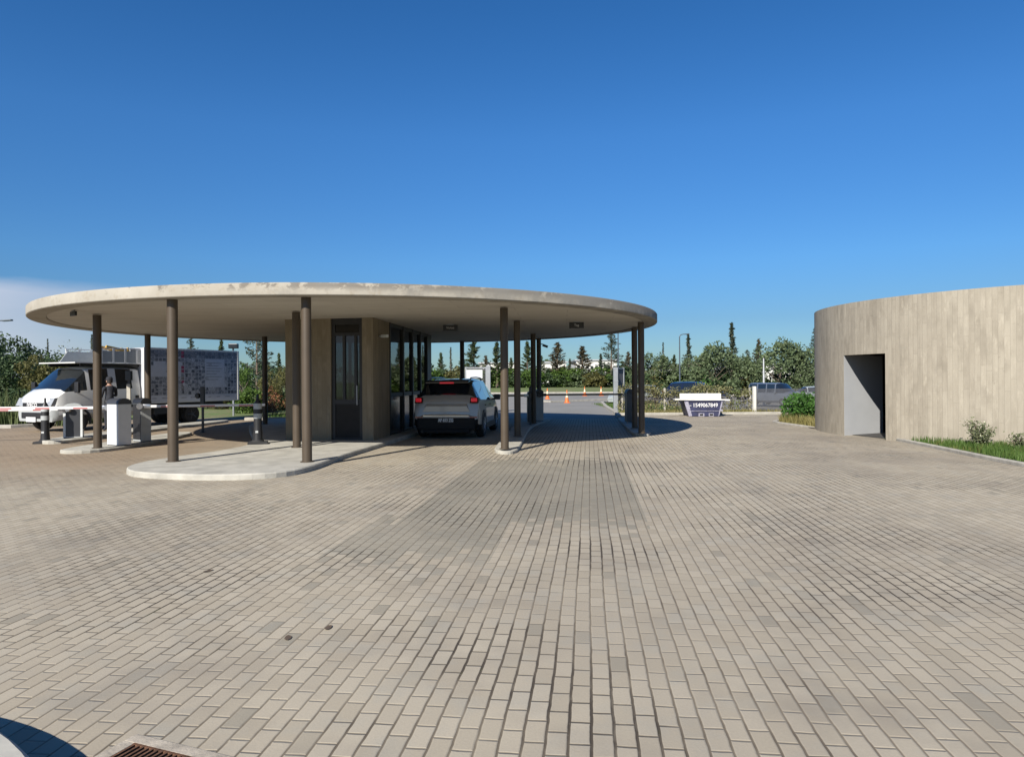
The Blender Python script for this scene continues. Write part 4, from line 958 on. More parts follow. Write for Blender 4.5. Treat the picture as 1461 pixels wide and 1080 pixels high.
gate_leaf('gate_leaf', (-2.25, 34.6, 0), R(3), 1.0, 2.2, 'mesh gate leaf with white boards left of the drive behind the SUV', [1.9, 1.38])
b = MB(); b.box((0, 0, 1.15), (.2, .2, 2.35), bevel=.015)
tag(b.build('gate_post', 'galv', None, loc=(-1.15, 34.7, 0)), 'square grey metal gate post behind the SUV', 'post')

# ------------------------------------------------------------------ skip
sk = empty('skip', (8.15, 30.75, 0), R(-3), 'navy blue rubbish skip with a white phone number and white boards on top', 'skip')
sk.scale = (.86, .95, .80)
b = MB(); prof_ = [(-.92, .86), (-.70, .02), (.72, .02), (.80, .3), (.97, .86)]
b.extrude_xz(prof_, -.7, .7)
for f in b.bm.faces: f.material_index = 0
b.build('body', 'skipblue', sk)
for x0_, x1_, zz0, zz1, m_ in ((-.705, -.925, .05, .86, 'skipend'), ):
    b = MB(); b.extrude_xz([(x0_-.03, .03), (x0_+.13, .03), (x1_+.17, .80), (x1_-.03, .80)], -.735, -.702); b.build('end_rib', m_, sk)
b = MB(); b.extrude_xz([(.70, .03), (.74, .03), (.93, .80), (.86, .80)], -.735, -.702); b.build('end_rib', 'skipend', sk)
b = MB(); b.box((.03, -.715, .30), (1.44, .03, .022)); b.box((-.12, -.72, .10), (.28, .03, .17)); b.box((.36, -.72, .10), (.24, .03, .17)); b.build('side_rib', 'skipend', sk)
for x in (-.12, .36): b = MB(); b.box((x, -.738, .10), (.17, .012, .1)); b.build('fork_pocket', 'black', sk)
for y in (-.72, .72): b = MB(); b.box((.03, y, .835), (1.96, .06, .05)); b.build('rim', 'skipblue', sk)
b = MB(); b.tube((.86, -.72, .33), (.86, -.80, .33), .05); b.build('lifting_lug', 'skipend', sk, smooth=40)
text_mesh('\u2013 1549067849', .285, 'letter', 'lettering', sk, basis((-.02, -.712, .60), (1, 0, 0), (0, 0, 1)), sx=.86, bold=.004)
bd = empty('board', (8.05, 30.75, .725), R(-3), 'long white board lying across the rim of the blue skip', 'board')
b = MB(); b.box((.05, -.45, -.01), (2.3, .45, .06), ry=R(.9), bevel=.006); b.build('plank', 'plank', bd)
bd2 = empty('board', (8.12, 30.7, .775), R(-3), 'white sheet standing on edge in the blue skip', 'board')
b = MB(); b.box((-.05, -.30, .075), (1.74, .04, .25), rx=R(-12)); b.build('sheet', 'plank', bd2)
b = MB()
for i, x in enumerate([-.28, -.2, -.12, -.02, .08, .24, .28, .33, .38, .43]): b.box((x, -.315, .055), (.03 if i % 3 else .05, .012, .035), rx=R(-12))
b.build('faded_marks', 'galv', bd2)

# ------------------------------------------------------------------ traffic cones
cone = empty('traffic_cone', (0, 0, 0), 0)
b = MB(); b.lathe([(.145, .03), (.083, .33), (.043, .60), (.022, .8)], seg=16); b.build('cone_body', 'orange', cone, smooth=40)
b = MB(); b.lathe([(.086, .332), (.046, .598)], seg=16); b.build('reflective_band', 'cream', cone, smooth=40)
b = MB(); b.box((0, 0, .018), (.38, .38, .036), bevel=.008); b.build('base', 'orange', cone)
for i, ((x, y), lab) in enumerate([((2.87, 57.8), 'orange traffic cone nearest the rear island columns, left of the four'), ((3.72, 48.2), 'orange traffic cone closest to the gate, in front of the dirt patch'),
                                   ((6.9, 67.5), 'orange traffic cone standing tallest against the grass bank'), ((8.55, 68.2), 'orange traffic cone nearest the grey gate post')]):
    o = cone if i == 0 else dup(cone); o.location = (x, y, .01); o.scale = (1.1, 1.1, 1.1)
    tag(o, lab, 'traffic cone', 'orange traffic cones on the street')

# ------------------------------------------------------------------ barriers
def cabinet(x, y, z, rz, w, d, h, label, body='white', side=None, capm='charcoal', arm=None, silver=True, group='barrier cabinets'):
    o = empty('barrier_cabinet', (x, y, z), rz, label, 'barrier')
    b = MB(); b.prism([(-w/2, -d/2), (w/2, -d/2), (w/2, d/2), (-w/2, d/2)], .02, h-.14, .012); b.build('housing', body, o)
    b = MB(); b.box((0, 0, .012), (w*.96, d*.96, .024)); b.build('plinth', 'black', o)
    b = MB(); n = 10; hw = w/2+.01
    arcp = [(hw*math.cos(t)*1.0, h-.14+.14*math.sin(t)**.8 if 0 < t < PI else h-.14) for t in lin(0, PI, n)]
    b.extrude_xz(arcp, -d/2-.01, d/2+.01); b.build('cover', capm, o, smooth=30)
    b = MB(); b.box((w/2+.006, 0, h*.45), (.006, d*.55, h*.45)); b.build('service_door', side or body, o)
    if arm:
        ang_, ln, hz, off, col_ = arm
        a = empty('barrier_arm', (off[0], off[1], hz)); a.parent = o; a.rotation_euler = (0, 0, ang_-rz)
        b = MB(); b.box((ln/2+.1, 0, 0), (ln, .04, .066), bevel=.008); b.build('boom', col_, a)
        b = MB(); b.lathe([(.075, -.06), (.085, -.03), (.085, .03), (.06, .06)], axis='Y', seg=20); b.box((.12, 0, 0), (.26, .06, .105), bevel=.01); b.build('hub', 'steel' if silver else 'black', a, smooth=40)
    return o
# left lane, near island
ang_right = math.atan2(.326, .945)
cabinet(-9.66, 17.45, .08, R(60), .33, .46, 1.15, 'white barrier cabinet with dark rounded cover beside the left brown column', 'white', 'greycoat', arm=(PI-.02, 2.75, .92, (-.12, .27), 'stripe'))
c2 = cabinet(-9.62, 18.45, .08, R(55), .26, .40, 1.13, 'grey barrier cabinet with black cover whose striped arm crosses the left lane', 'greycoat', 'black', 'black', arm=(ang_right*.62, 2.95, .92, (-.16, -.22), 'stripe'))
b = MB(); b.box((-.133, 0, .52), (.006, .38, .92)); b.build('dark_flank', 'black', c2)
lc = cabinet(-12.2, 19.75, .09, R(24), .46, .30, .96, 'low white and charcoal barrier cabinet in front of the truck', 'white', 'charcoal', 'greycoat', arm=(PI+.22, 3.6, .80, (-.1, -.22), 'stripe'))
b = MB(); b.box((0, -.153, .44), (.34, .008, .80)); b.build('front_cover', 'charcoal', lc)
# right lanes
cabinet(0.98, 26.1, .1, R(6), .30, .32, 1.16, 'dark barrier cabinet at the rear of the middle right island', 'greycoat', 'charcoal', 'black', arm=(R(1.5), 2.95, .96, (.0, -.22), 'blackgloss'), silver=False)
cabinet(4.18, 25.2, .1, R(6), .30, .32, 1.16, 'black barrier cabinet beside the two outer right columns', 'charcoal', 'charcoal', 'black')
cabinet(0.66, 25.5, .1, R(6), .24, .26, 1.1, 'slim black barrier cabinet closing the lane ahead of the SUV', 'charcoal', 'charcoal', 'black', arm=(PI-.02, 2.45, .95, (.0, -.2), 'blackgloss'))
# readers on posts
def reader(x, y, z, h, label, head, rz=0.0, tan=False):
    o = empty('card_reader_post', (x, y, z), rz, label, 'reader post')
    b = MB(); b.box((0, 0, h/2), (.06, .06, h)); b.lathe([(.09, 0), (.09, .012)], seg=16); b.build('post', 'black', o)
    b = MB(); b.box(head[0], head[1], bevel=.015); b.build('reader_head', 'black', o)
    if tan: b = MB(); b.box((0, -.04, h-.62), (.10, .015, .52)); b.build('plate', 'kerb', o)
    return o
reader(-10.35, 19.2, .08, 1.85, 'tall black reader post with tan plate beside the grey barrier cabinet', ((0, -.02, 1.72), (.16, .1, .26)), tan=True)
reader(0.6, 24.1, .1, 1.25, 'thin black reader post on the middle right island', ((0.02, -.03, 1.18), (.1, .08, .2)))
o = reader(-9.87, 22.65, 0.0, 1.45, 'black intercom post with round camera in front of the truck banner', ((0, 0, 1.15), (.13, .1, .62)))
b = MB(); b.lathe([(.06, -.06), (.085, -.03), (.085, .05)], (-.16, 0, 1.17), seg=18, axis='Y'); b.tube((-.12, 0, 1.17), (0, 0, 1.17), .02); b.build('camera_head', 'black', o, smooth=40)
o = empty('floodlight', at(333, 560, 33)[:2]+(0,), 0, 'black floodlight on a pole behind the tail of the truck', 'floodlight')
zf = at(333, 494, 33)[2]
b = MB(); b.tube((0, 0, 0), (0, 0, zf), .045, .04); b.build('pole', 'galv', o, smooth=40)
b = MB(); b.box((0.05, -.08, zf), (.42, .22, .22), bevel=.03); b.build('lamp_head', 'black', o)
b = MB(); b.box((0.05, -.2, zf), (.34, .01, .15)); b.build('lens', 'screen', o)

# flexible delineator posts
def delineator(x, y, z, rz, label):
    o = empty('delineator_post', (x, y, z), rz, label, 'bollard', 'black delineator posts')
    b = MB(); b.prism([(-.23, -.19), (.23, -.19), (.23, .19), (-.23, .19)], 0, .06, .015); b.lathe([(.16, .055), (.13, .10)], seg=20); b.build('base', 'rubber', o)
    b = MB(); b.lathe([(.115, .09), (.095, .40), (.096, .62), (.096, .85), (.09, .985), (.05, 1.06), (.03, 1.10), (.026, 1.2), (.018, 1.215)], seg=20); b.build('body', 'black', o, smooth=35)
    b = MB(); b.lathe([(.101, .62), (.101, .74)], seg=20); b.lathe([(.1, .85), (.096, .985)], seg=20); b.build('reflective_band', 'greycoat', o, smooth=35)
    b = MB(); b.box((-.02, -.108, .3), (.06, .01, .05), rz=.3); b.build('sticker', 'white', o)
    return o
delineator(-6.20, 17.3, .1, .3, 'black delineator post with pale bands beside the booth island')
delineator(-12.5, 19.0, 0.0, .2, 'black delineator post with pale bands in front of the truck grille')

# ------------------------------------------------------------------ vehicles
def loft(st, tagger, parent, mats, names, smooth=32):
    """Loft half profiles along x, mirror them, and split the faces into parts by tag."""
    rows = len(st[0][1]); parts = {}
    for side in (1, -1):
        for i in range(len(st)-1):
            for k in range(rows-1):
                t = tagger(i, k, side)
                if t is None: continue
                if t == 'glass': t = ('side_window', side) if k == 4 else ('rear_window', 0) if i < len(st)*.45 and st[i][0] < st[-1][0]*.3 else ('windscreen', 0)
                q = [(st[i][0], st[i][1][k]), (st[i+1][0], st[i+1][1][k]), (st[i+1][0], st[i+1][1][k+1]), (st[i][0], st[i][1][k+1])]
                parts.setdefault(t, []).append([(x, side*p[0], p[1]) for x, p in q][::side])
    for x, pr, e in ((st[0][0], st[0][1], 0), (st[-1][0], st[-1][1], 1)):
        t = tagger(-1-e, 0, 0)
        full = [(x, p[0], p[1]) for p in pr]+[(x, -p[0], p[1]) for p in pr[::-1] if p[0] > 1e-4]
        parts.setdefault(t, []).append(full)
    out = {}
    for t, fs in parts.items():
        b = MB(); cache = {}
        for f in fs:
            vs = []
            for p in f:
                key = tuple(round(c, 4) for c in p)
                if key not in cache: cache[key] = b.bm.verts.new(p)
                if cache[key] not in vs: vs.append(cache[key])
            if len(vs) > 2: b._f(vs)
        out[t] = b.build(t[0], mats['glass'], parent, smooth=smooth) if isinstance(t, tuple) else b.build(names[t], mats[t], parent, smooth=smooth)
    return out
def prof8(zl, zm, zb, ztp, wl, wm, wb, wt):
    return [(0, zl), (wl, zl), (wm, zl+.14*(zm-zl)/.4), (wm, zm), (wb, zb), (wt, ztp-.05), (wt-.13, ztp), (0, ztp+.015)]
def wheel(parent, x, y, r, w, side, rim='steel'):
    o = empty('wheel', (x, y, r)); o.parent = parent
    b = MB(); b.lathe([(r*.62, -w/2), (r*.93, -w/2), (r, -w*.32), (r, w*.32), (r*.93, w/2), (r*.62, w/2)], axis='Y', seg=28); b.build('tyre', 'rubber', o, smooth=40)
    b = MB(); s = side*(w/2)
    b.lathe([(r*.62, s-.012*side), (r*.6, s+.004*side), (r*.54, s-.015*side), (r*.5, s-.05*side), (.02, s-.05*side)], axis='Y', seg=28)
    for k in range(5):
        a = 2*PI*k/5; d = Vector((math.cos(a), 0, math.sin(a)))
        b.tube(Vector((0, s-.012*side, 0))+d*.03, Vector((0, s-.01*side, 0))+d*r*.58, .03, .022, 6)
    b.lathe([(.06, s-.05*side), (.06, s+.005*side), (.03, s+.012*side)], axis='Y', seg=14)
    b.build('rim', rim, o, smooth=40)
    return o
def arch(b, x, r, y0, y1, zlo):
    pts = [(x+(r+.07)*math.cos(t), r-.02+(r+.07)*math.sin(t)) for t in lin(-.25, PI+.25, 18)]+[(x+(r+.0)*math.cos(t), r-.02+(r+.0)*math.sin(t)) for t in lin(PI+.25, -.25, 18)]
    n = len(pts)//2
    for i in range(n-1):
        q = [pts[i], pts[i+1], pts[2*n-2-i], pts[2*n-1-i]]
        b.extrude_xz(q, y0, y1)

suv = empty('suv', (-1.82, 19.47, 0), R(84), 'silver grey SUV with black roof and lit red tail lamps stopped beside the booth', 'car')
S = [(0.00, prof8(.46, .54, .60, .64, .70, .80, .78, .70)), (0.05, prof8(.36, .56, .62, .68, .78, .88, .86, .74)), (0.09, prof8(.30, .60, .80, .98, .82, .905, .88, .76)),
     (0.13, prof8(.27, .64, 1.00, 1.12, .82, .92, .885, .78)), (0.20, prof8(.25, .66, 1.06, 1.20, .82, .925, .875, .77)), (0.46, prof8(.23, .68, 1.07, 1.53, .82, .925, .87, .66)), (0.62, prof8(.22, .70, 1.07, 1.60, .82, .925, .87, .645)),
     (1.05, prof8(.2, .70, 1.06, 1.635, .82, .925, .875, .64)), (1.72, prof8(.2, .70, 1.04, 1.65, .82, .925, .88, .645)), (1.82, prof8(.2, .70, 1.04, 1.65, .82, .925, .88, .645)),
     (2.60, prof8(.2, .70, 1.02, 1.64, .82, .925, .88, .64)), (2.68, prof8(.2, .70, 1.02, 1.635, .82, .925, .88, .64)), (3.05, prof8(.2, .70, 1.00, 1.56, .82, .925, .88, .63)), (3.75, prof8(.2, .68, .99, 1.05, .82, .925, .87, .78)),
     (4.35, prof8(.22, .66, .88, .93, .8, .90, .84, .72)), (4.6, prof8(.3, .55, .72, .78, .65, .75, .7, .6))]
def sg(i, k, s):
    if i < 0: return 'body'
    if k <= 1: return 'lower'
    if k == 2: return 'lower' if i < 1 else 'body'
    if k in (5, 6) and 4 <= i <= 4: return 'glass'
    if k in (5, 6) and i == 3: return 'body'
    if k == 4 and i in (7, 9, 11, 12): return 'glass'
    if k == 4 and i == 6: return 'glass'
    if k == 4 and i in (4, 5, 8, 10): return 'roof'
    if k in (5, 6) and i == 12: return 'glass'
    if k in (5, 6) and 5 <= i <= 11: return 'roof'
    return 'body'
loft(S, sg, suv, dict(body='silver', lower='deepblack', glass='carglass', roof='blackgloss'), dict(body='body', lower='lower_cladding', glass='window', roof='roof'))
b = MB(); b.box((.33, 0, 1.575), (.36, 1.22, .05), ry=R(-8), bevel=.015); b.build('spoiler', 'blackgloss', suv)
b = MB(); b.box((.146, 0, 1.545), (.03, .40, .045), bevel=.006); b.build('brake_light', 'redlit', suv)
for s in (1, -1):
    b = MB(); b.extrude_xz([(.04, .99), (.22, 1.0), (.42, 1.10), (.14, 1.14)], s*.66, s*.885); b.build('tail_lamp_housing', 'blackgloss', suv)
    b = MB(); b.box((.055, s*.775, 1.075), (.05, .17, .105), rz=s*R(-16), bevel=.02); b.build('tail_lamp', 'redlit', suv)
    b = MB(); b.box((.01, s*.76, .60), (.03, .20, .03)); b.build('reflector', 'redlens', suv)
    b = MB(); b.box((3.15, s*1.02, 1.08), (.10, .2, .17), bevel=.03); b.box((3.17, s*.92, 1.02), (.06, .12, .04)); b.build('mirror', 'black', suv)
    b = MB(); b.path([(.7, s*.57, 1.62), (.8, s*.57, 1.685), (1.7, s*.58, 1.70), (2.6, s*.57, 1.68), (2.75, s*.57, 1.62)], .018, 8); b.build('roof_rail', 'steel', suv, smooth=40)
    b = MB(); arch(b, .92, .36, s*.90, s*.94, .2); arch(b, 3.60, .36, s*.90, s*.94, .2); b.box((2.26, s*.925, .30), (1.9, .04, .16)); b.build('wheel_arch', 'black', suv)
    b = MB(); b.box((1.25, s*.93, .9), (.18, .025, .03), bevel=.008); b.box((2.25, s*.93, .9), (.18, .025, .03), bevel=.008); b.build('door_handle', 'black', suv)
    for x in (.92, 3.60): wheel(suv, x, s*.83, .355, .22, s)
b = MB(); b.extrude_xz([(.07, .735), (.05, .75), (.05, .90), (.09, .975)], -.66, .66)
for v in b.bm.verts:
    if v.co.z > .88: v.co.y *= .86
b.build('tailgate_panel', 'silver', suv)
b = MB(); b.box((.0, 0, .645), (.05, 1.30, .035), bevel=.01); b.build('bumper_trim', 'chrome', suv)
b = MB(); b.box((0.02, 0, .43), (.07, 1.62, .34), bevel=.04); b.box((.06, 0, .23), (.1, 1.3, .1), bevel=.02); b.build('bumper', 'deepblack', suv)
npx = empty('number_plate', (0, 0, 0)); npx.parent = suv
b = MB(); b.box((-.024, 0, .52), (.012, .43, .135), bevel=.005); b.build('plate', 'plate', npx)
text_mesh('AF 653 ZG', .125, 'letter', 'lettering', npx, basis((-.032, 0, .52), (0, -1, 0), (0, 0, 1)), sx=.74, depth=.002, bold=.004)
b = MB(); b.path([(.23, .02, 1.19), (.19, .25, 1.21), (.2, .38, 1.22)], .01, 5); b.build('wiper', 'black', suv)
b = MB(); b.box((2.0, 0, .22), (3.6, 1.5, .12)); b.build('underbody', 'black', suv)

# --- banner truck on the left
trk = empty('box_truck', (-15.32, 24.05, 0), math.atan2(-.907, -.42), 'white crew cab truck with a picture-covered cargo box waiting in the left lane', 'truck')
def pr(zl, zm, zb, ztp, wl, wm, wb, wt): return [(0, zl), (wl, zl), (wm, zl+.18), (wm, zm), (wb, zb), (wt, ztp-.07), (wt-.16, ztp), (0, ztp+.03)]
T = [(-2.3, pr(.5, .95, 1.40, 2.12, .9, .99, .97, .84)), (-1.98, pr(.42, .95, 1.40, 2.15, .9, 1.0, .98, .85)), (-1.38, pr(.40, .95, 1.38, 2.17, .9, 1.0, .98, .85)), (-1.10, pr(.40, .95, 1.38, 2.17, .9, 1.0, .98, .85)),
     (-.42, pr(.40, .95, 1.36, 2.13, .9, 1.0, .98, .84)), (-.30, pr(.40, .95, 1.36, 2.06, .9, 1.0, .98, .84)), (.42, pr(.40, .93, 1.31, 1.39, .9, 1.0, .95, .86)), (.66, pr(.38, .90, 1.14, 1.27, .9, .98, .92, .80)), (.80, pr(.34, .80, 1.00, 1.12, .84, .90, .84, .70)), (.88, pr(.36, .62, .78, .90, .72, .78, .74, .60))]
def tg(i, k, s):
    if i == -1: return 'body'
    if i == -2: return 'lower'
    if k == 4 and i in (1, 3): return 'glass'
    if k == 4 and i == 5: return 'glass'
    if k in (5, 6) and i == 5: return 'glass'
    if k <= 1 or (k == 2 and i >= 7): return 'lower'
    return 'body'
loft(T, tg, trk, dict(body='whitepaint', lower='greycoat', glass='carglass'), dict(body='cab', lower='lower_bumper', glass='cab_window'))
b = MB(); b.box((.885, 0, .88), (.05, 1.02, .17), bevel=.02); b.build('grille', 'black', trk)
text_mesh('IVECO', .16, 'letter', 'lettering', trk, basis((.915, 0, .89), (0, 1, 0), (0, 0, 1)), sx=1.15, bold=.004)
b = MB(); b.box((.88, 0, .55), (.04, 1.2, .2), bevel=.02); b.build('air_intake', 'black', trk)
b = MB(); b.box((.915, -.06, .42), (.015, .5, .16)); b.build('number_plate', 'whiteplate', trk)
for s in (1, -1):
    b = MB(); b.extrude_xz([(.89, .86), (.62, .98), (.52, 1.13), (.76, 1.12)], s*.56, s*.925); b.build('headlight', 'lampglass', trk)
    b = MB(); b.box((.15, s*1.14, 1.46), (.1, .2, .36), bevel=.03); b.tube((.15, s*.96, 1.36), (.15, s*1.06, 1.4), .02); b.build('mirror', 'black', trk)
    b = MB(); b.box((-1.05, s*1.0, 1.15), (.16, .03, .05), bevel=.01); b.box((-2.15, s*1.0, 1.1), (.14, .03, .1), bevel=.01); b.build('door_handle', 'black', trk)
    b = MB(); arch(b, 0, .36, s*.97, s*1.02, .3); b.build('wheel_arch', 'black', trk)
    b = MB(); b.box((-1.15, s*1.0, .78), (2.0, .02, .1)); b.build('side_moulding', 'charcoal', trk)
    for x in (0, -4.56): wheel(trk, x, s*.86, .36, .24, s, 'charcoal')  # dark rim colour stands in for the shadow on the wheels
for s in (1, -1): wheel(trk, -4.56, s*.60, .36, .2, s)
b = MB(); b.box((-4.1, 0, .66), (4.9, .9, .16)); b.box((-4.1, .5, .72), (4.8, .06, .22)); b.box((-4.1, -.5, .72), (4.8, .06, .22)); b.box((-3.2, .8, .6), (.7, .4, .35)); b.box((-6.5, 0, .62), (.1, 1.9, .12)); b.build('chassis', 'black', trk)
bx = MB(); bx.box((-4.56, 0, 1.86), (4.40, 2.24, 2.02), bevel=.012); box_o = bx.build('cargo_box', 'boxside', trk)
for x, y in ((-2.36, 1.125), (-6.76, 1.125), (-2.36, -1.125)):
    b = MB(); b.box((x, y, 1.86), (.07, .03, 2.04)); b.build('corner_post', 'whitepaint', trk)
for z in (.86, 2.86):
    b = MB(); b.box((-4.56, 1.128, z), (4.3, .02, .05)); b.build('edge_rail', 'whitepaint', trk)
# banner print: tiles of blurred pictures and pale text panels
b = MB(); gp = random.Random(5); yb_ = 1.1245
def tile(x0, x1, z0, z1, m):
    b.mi = m; b.quad((x0, yb_, z0), (x1, yb_, z0), (x1, yb_, z1), (x0, yb_, z1))
mats_ = ['pic0', 'pic1', 'pic2', 'pic3', 'pic4', 'pic5', 'pic6', 'pink', 'paper', 'boxside']
X0, X1 = -2.46, -6.68
yb_ = 1.1242; tile(X0, X1, 1.12, 2.80, 3); tile(X0, X1, 2.56, 2.80, 1)
nx, nz = 26, 12
for i in range(nx):
    for j in range(nz):
        xa, xb_ = X0+(X1-X0)*i/nx, X0+(X1-X0)*(i+1)/nx; za, zb_ = 1.12+1.68*j/nz, 1.12+1.68*(j+1)/nz
        fx = (i+.5)/nx; fz = (j+.5)/nz
        if .36 < fx < .40: m = 7 if (i % 2 == 0 or fz > .8) else gp.choice([6, 7, 2])
        elif fz > .86: m = gp.choice([1, 2, 2, 1, 4])
        elif fx < .36: m = gp.choice([0, 1, 2, 1]) if fz > .72 else 8 if fz > .42 else gp.choice([1, 2, 3, 3, 0, 2])
        elif .60 < fx < .86 and .2 < fz < .86: m = 8 if fx > .7 or gp.random() < .6 else 3
        else: m = gp.choice([1, 2, 4, 5, 2, 3, 3, 5, 0])
        gx, gz = (.10, .10) if m != 8 else (0, 0)
        yb_ = 1.1245+(.0012 if m != 8 else .0006)
        tile(xa+(xb_-xa)*gx, xb_-(xb_-xa)*gx, za+(zb_-za)*gz, zb_-(zb_-za)*gz, m)
yb_ = 1.1245; b.mi = 8; tile(X0, X1, .90, 1.115, 8)
yb_ = 1.1272
for i in range(110):
    x = gp.uniform(X1+.1, X0-.1); fx = (x-X0)/(X1-X0); w_ = gp.uniform(.03, .11); h_ = gp.uniform(.03, .13); z = gp.uniform(1.16, 2.72)
    if .6 < fx < .86 and z > 1.45: continue
    tile(x, x-w_, z, z+h_, gp.choice([0, 1, 4, 3, 8]))
for k in range(7):
    x = X0+(X1-X0)*.63; z = 2.35-.11*k; tile(x, x-gp.uniform(.4, .95), z, z+.025, 2)
for k in range(9):
    x = X0+(X1-X0)*(.05+.1*k); tile(x, x-gp.uniform(.12, .3), 1.0, 1.03, 2)
b.build('banner', mats_, trk, recalc=False)
# roof rack over the cab with a ladder
rk = empty('roof_rack', (0, 0, 0)); rk.parent = trk
b = MB(); b.box((-1.15, 0, 2.285), (2.5, 1.9, .035)); b.build('platform', 'whitepaint', rk)
b = MB(); b.box((-1.25, .82, 2.22), (2.2, .06, .09)); b.box((-1.25, -.82, 2.22), (2.2, .06, .09)); b.build('runner', 'black', rk)
for s in (.9, -.9):
    b = MB(); b.extrude_xz([(-.55, 2.31), (-2.38, 2.31), (-2.38, 2.84), (-1.95, 2.84), (-1.95, 2.72), (-.85, 2.72)], s-.015, s+.015); b.build('side_board', 'greycoat', rk)
    b = MB()
    for x in (-.85, -1.3, -1.75, -2.2): b.box((x, s*1.03, 2.56), (.07, .03, .52))
    b.box((-1.6, s*1.03, 2.80), (1.6, .025, .035)); b.build('rail', 'whitepaint', rk)
b = MB(); b.box((-2.36, 0, 2.57), (.03, 1.76, .5)); b.build('end_board', 'greycoat', rk)
lad = empty('ladder', (-15.32, 24.05, 0), math.atan2(-.907, -.42), 'yellow ladder lying on the rack of the truck cab', 'ladder')
b = MB()
for y in (.32, .66): b.box((-1.75, y, 2.78), (1.1, .05, .10), ry=R(-9)); b.box((-2.05, y, 2.60), (.06, .06, .52))
b.build('stile', 'yellow', lad)
b = MB()
for x in (-1.35, -1.6, -1.85, -2.1): b.tube((x, .32, 2.78+(x+1.75)*.16), (x, .66, 2.78+(x+1.75)*.16), .015)
b.build('rung', 'yellow', lad)

# --- vehicles parked beyond the fence
def small_car(loc, rz, L, W_, H_, paint, label, van=False, name='parked_car', seed=1):
    o = empty(name, loc, rz, label, 'van' if van else 'car')
    h = W_/2
    if van:
        st = [(0, pr(.35, .7, 1.0, 1.70, .7*h, .97*h, .95*h, .86*h)), (.1, pr(.25, .7, 1.02, H_, .8*h, h, .98*h, .86*h)), (.85, pr(.2, .7, 1.02, H_, .8*h, h, .98*h, .86*h)), (.97, pr(.2, .7, 1.02, H_, .8*h, h, .98*h, .86*h)), (1.75, pr(.2, .7, 1.02, H_, .8*h, h, .98*h, .86*h)), (1.85, pr(.2, .7, 1.02, H_, .8*h, h, .98*h, .86*h)),
              (2.6, pr(.2, .7, 1.02, H_-.02, .8*h, h, .98*h, .85*h)), (2.7, pr(.2, .7, 1.01, H_-.05, .8*h, h, .98*h, .85*h)), (3.45, pr(.2, .7, 1.0, 1.08, .8*h, h, .96*h, .85*h)), (4.0, pr(.22, .62, .84, .92, .8*h, .96*h, .9*h, .8*h)), (L, pr(.35, .5, .62, .68, .7*h, .8*h, .75*h, .6*h))]
        gi = (1, 3, 5, 7); wi = (7,); wx = (.75, 3.35)
    else:
        st = [(0, pr(.4, .6, .8, .86, .7*h, .85*h, .82*h, .7*h)), (.08, pr(.25, .6, .88, .96, .8*h, .97*h, .93*h, .8*h)), (.45, pr(.2, .6, .92, H_-.08, .8*h, h, .95*h, .72*h)), (.62, pr(.2, .6, .92, H_-.02, .8*h, h, .95*h, .72*h)), (1.3, pr(.2, .6, .91, H_, .8*h, h, .95*h, .72*h)), (1.4, pr(.2, .6, .91, H_, .8*h, h, .95*h, .72*h)),
              (2.3, pr(.2, .6, .9, H_-.03, .8*h, h, .95*h, .71*h)), (2.38, pr(.2, .6, .9, H_-.06, .8*h, h, .95*h, .71*h)), (3.05, pr(.2, .6, .88, .95, .8*h, h, .94*h, .82*h)), (3.8, pr(.22, .55, .74, .8, .8*h, .95*h, .88*h, .76*h)), (L, pr(.3, .45, .56, .62, .7*h, .8*h, .75*h, .6*h))]
        gi = (3, 5, 7); wi = (1, 7); wx = (.7, 3.15)
    def tg_(i, k, s):
        if i < 0: return 'body'
        if k == 4 and i in gi: return 'glass'
        if k in (5, 6) and i in wi: return 'glass'
        return 'body'
    loft(st, tg_, o, dict(body=paint, glass='carglass'), dict(body='body', glass='window'))
    for s in (1, -1):
        for x in wx: wheel(o, x, s*(h-.08), .3, .18, s)
        b = MB(); b.box((L-.28, s*h*.68, .66), (.2, .22, .12), bevel=.02); b.build('headlight', 'lampglass', o)
        b = MB(); b.box((.06, s*h*.82, .85), (.06, .14, .26), bevel=.01); b.build('tail_lamp', 'redlens', o)
        b = MB(); b.box((2.75 if van else 2.45, s*(h+.1), 1.05 if van else .95), (.09, .16, .12), bevel=.02); b.build('mirror', paint, o)
    return o
x, y, z = at(1077, 560, 60); small_car((x, y, at(1077, 546.5, 60)[2]-1.80), R(-58), 4.3, 1.75, 1.80, 'bluepaint', 'slate blue parked van seen above the chain link fence', True, 'parked_van')
x, y, z = at(1184, 560, 66); small_car((x, y, at(1150, 551.5, 66)[2]-1.42), R(180), 3.9, 1.65, 1.42, 'palepaint', 'pale silver parked hatchback beside the round building edge')
x, y, z = at(953, 560, 48); small_car((x, y, at(975, 545, 48)[2]-1.45), R(-38), 4.1, 1.75, 1.45, 'navypaint', 'dark navy parked car behind the vine fence')
x, y, z = at(936, 560, 50); small_car((x, y, at(925, 549.5, 50)[2]-1.40), R(215), 4.0, 1.7, 1.40, 'palepaint', 'pale parked car half hidden behind the outer canopy columns')

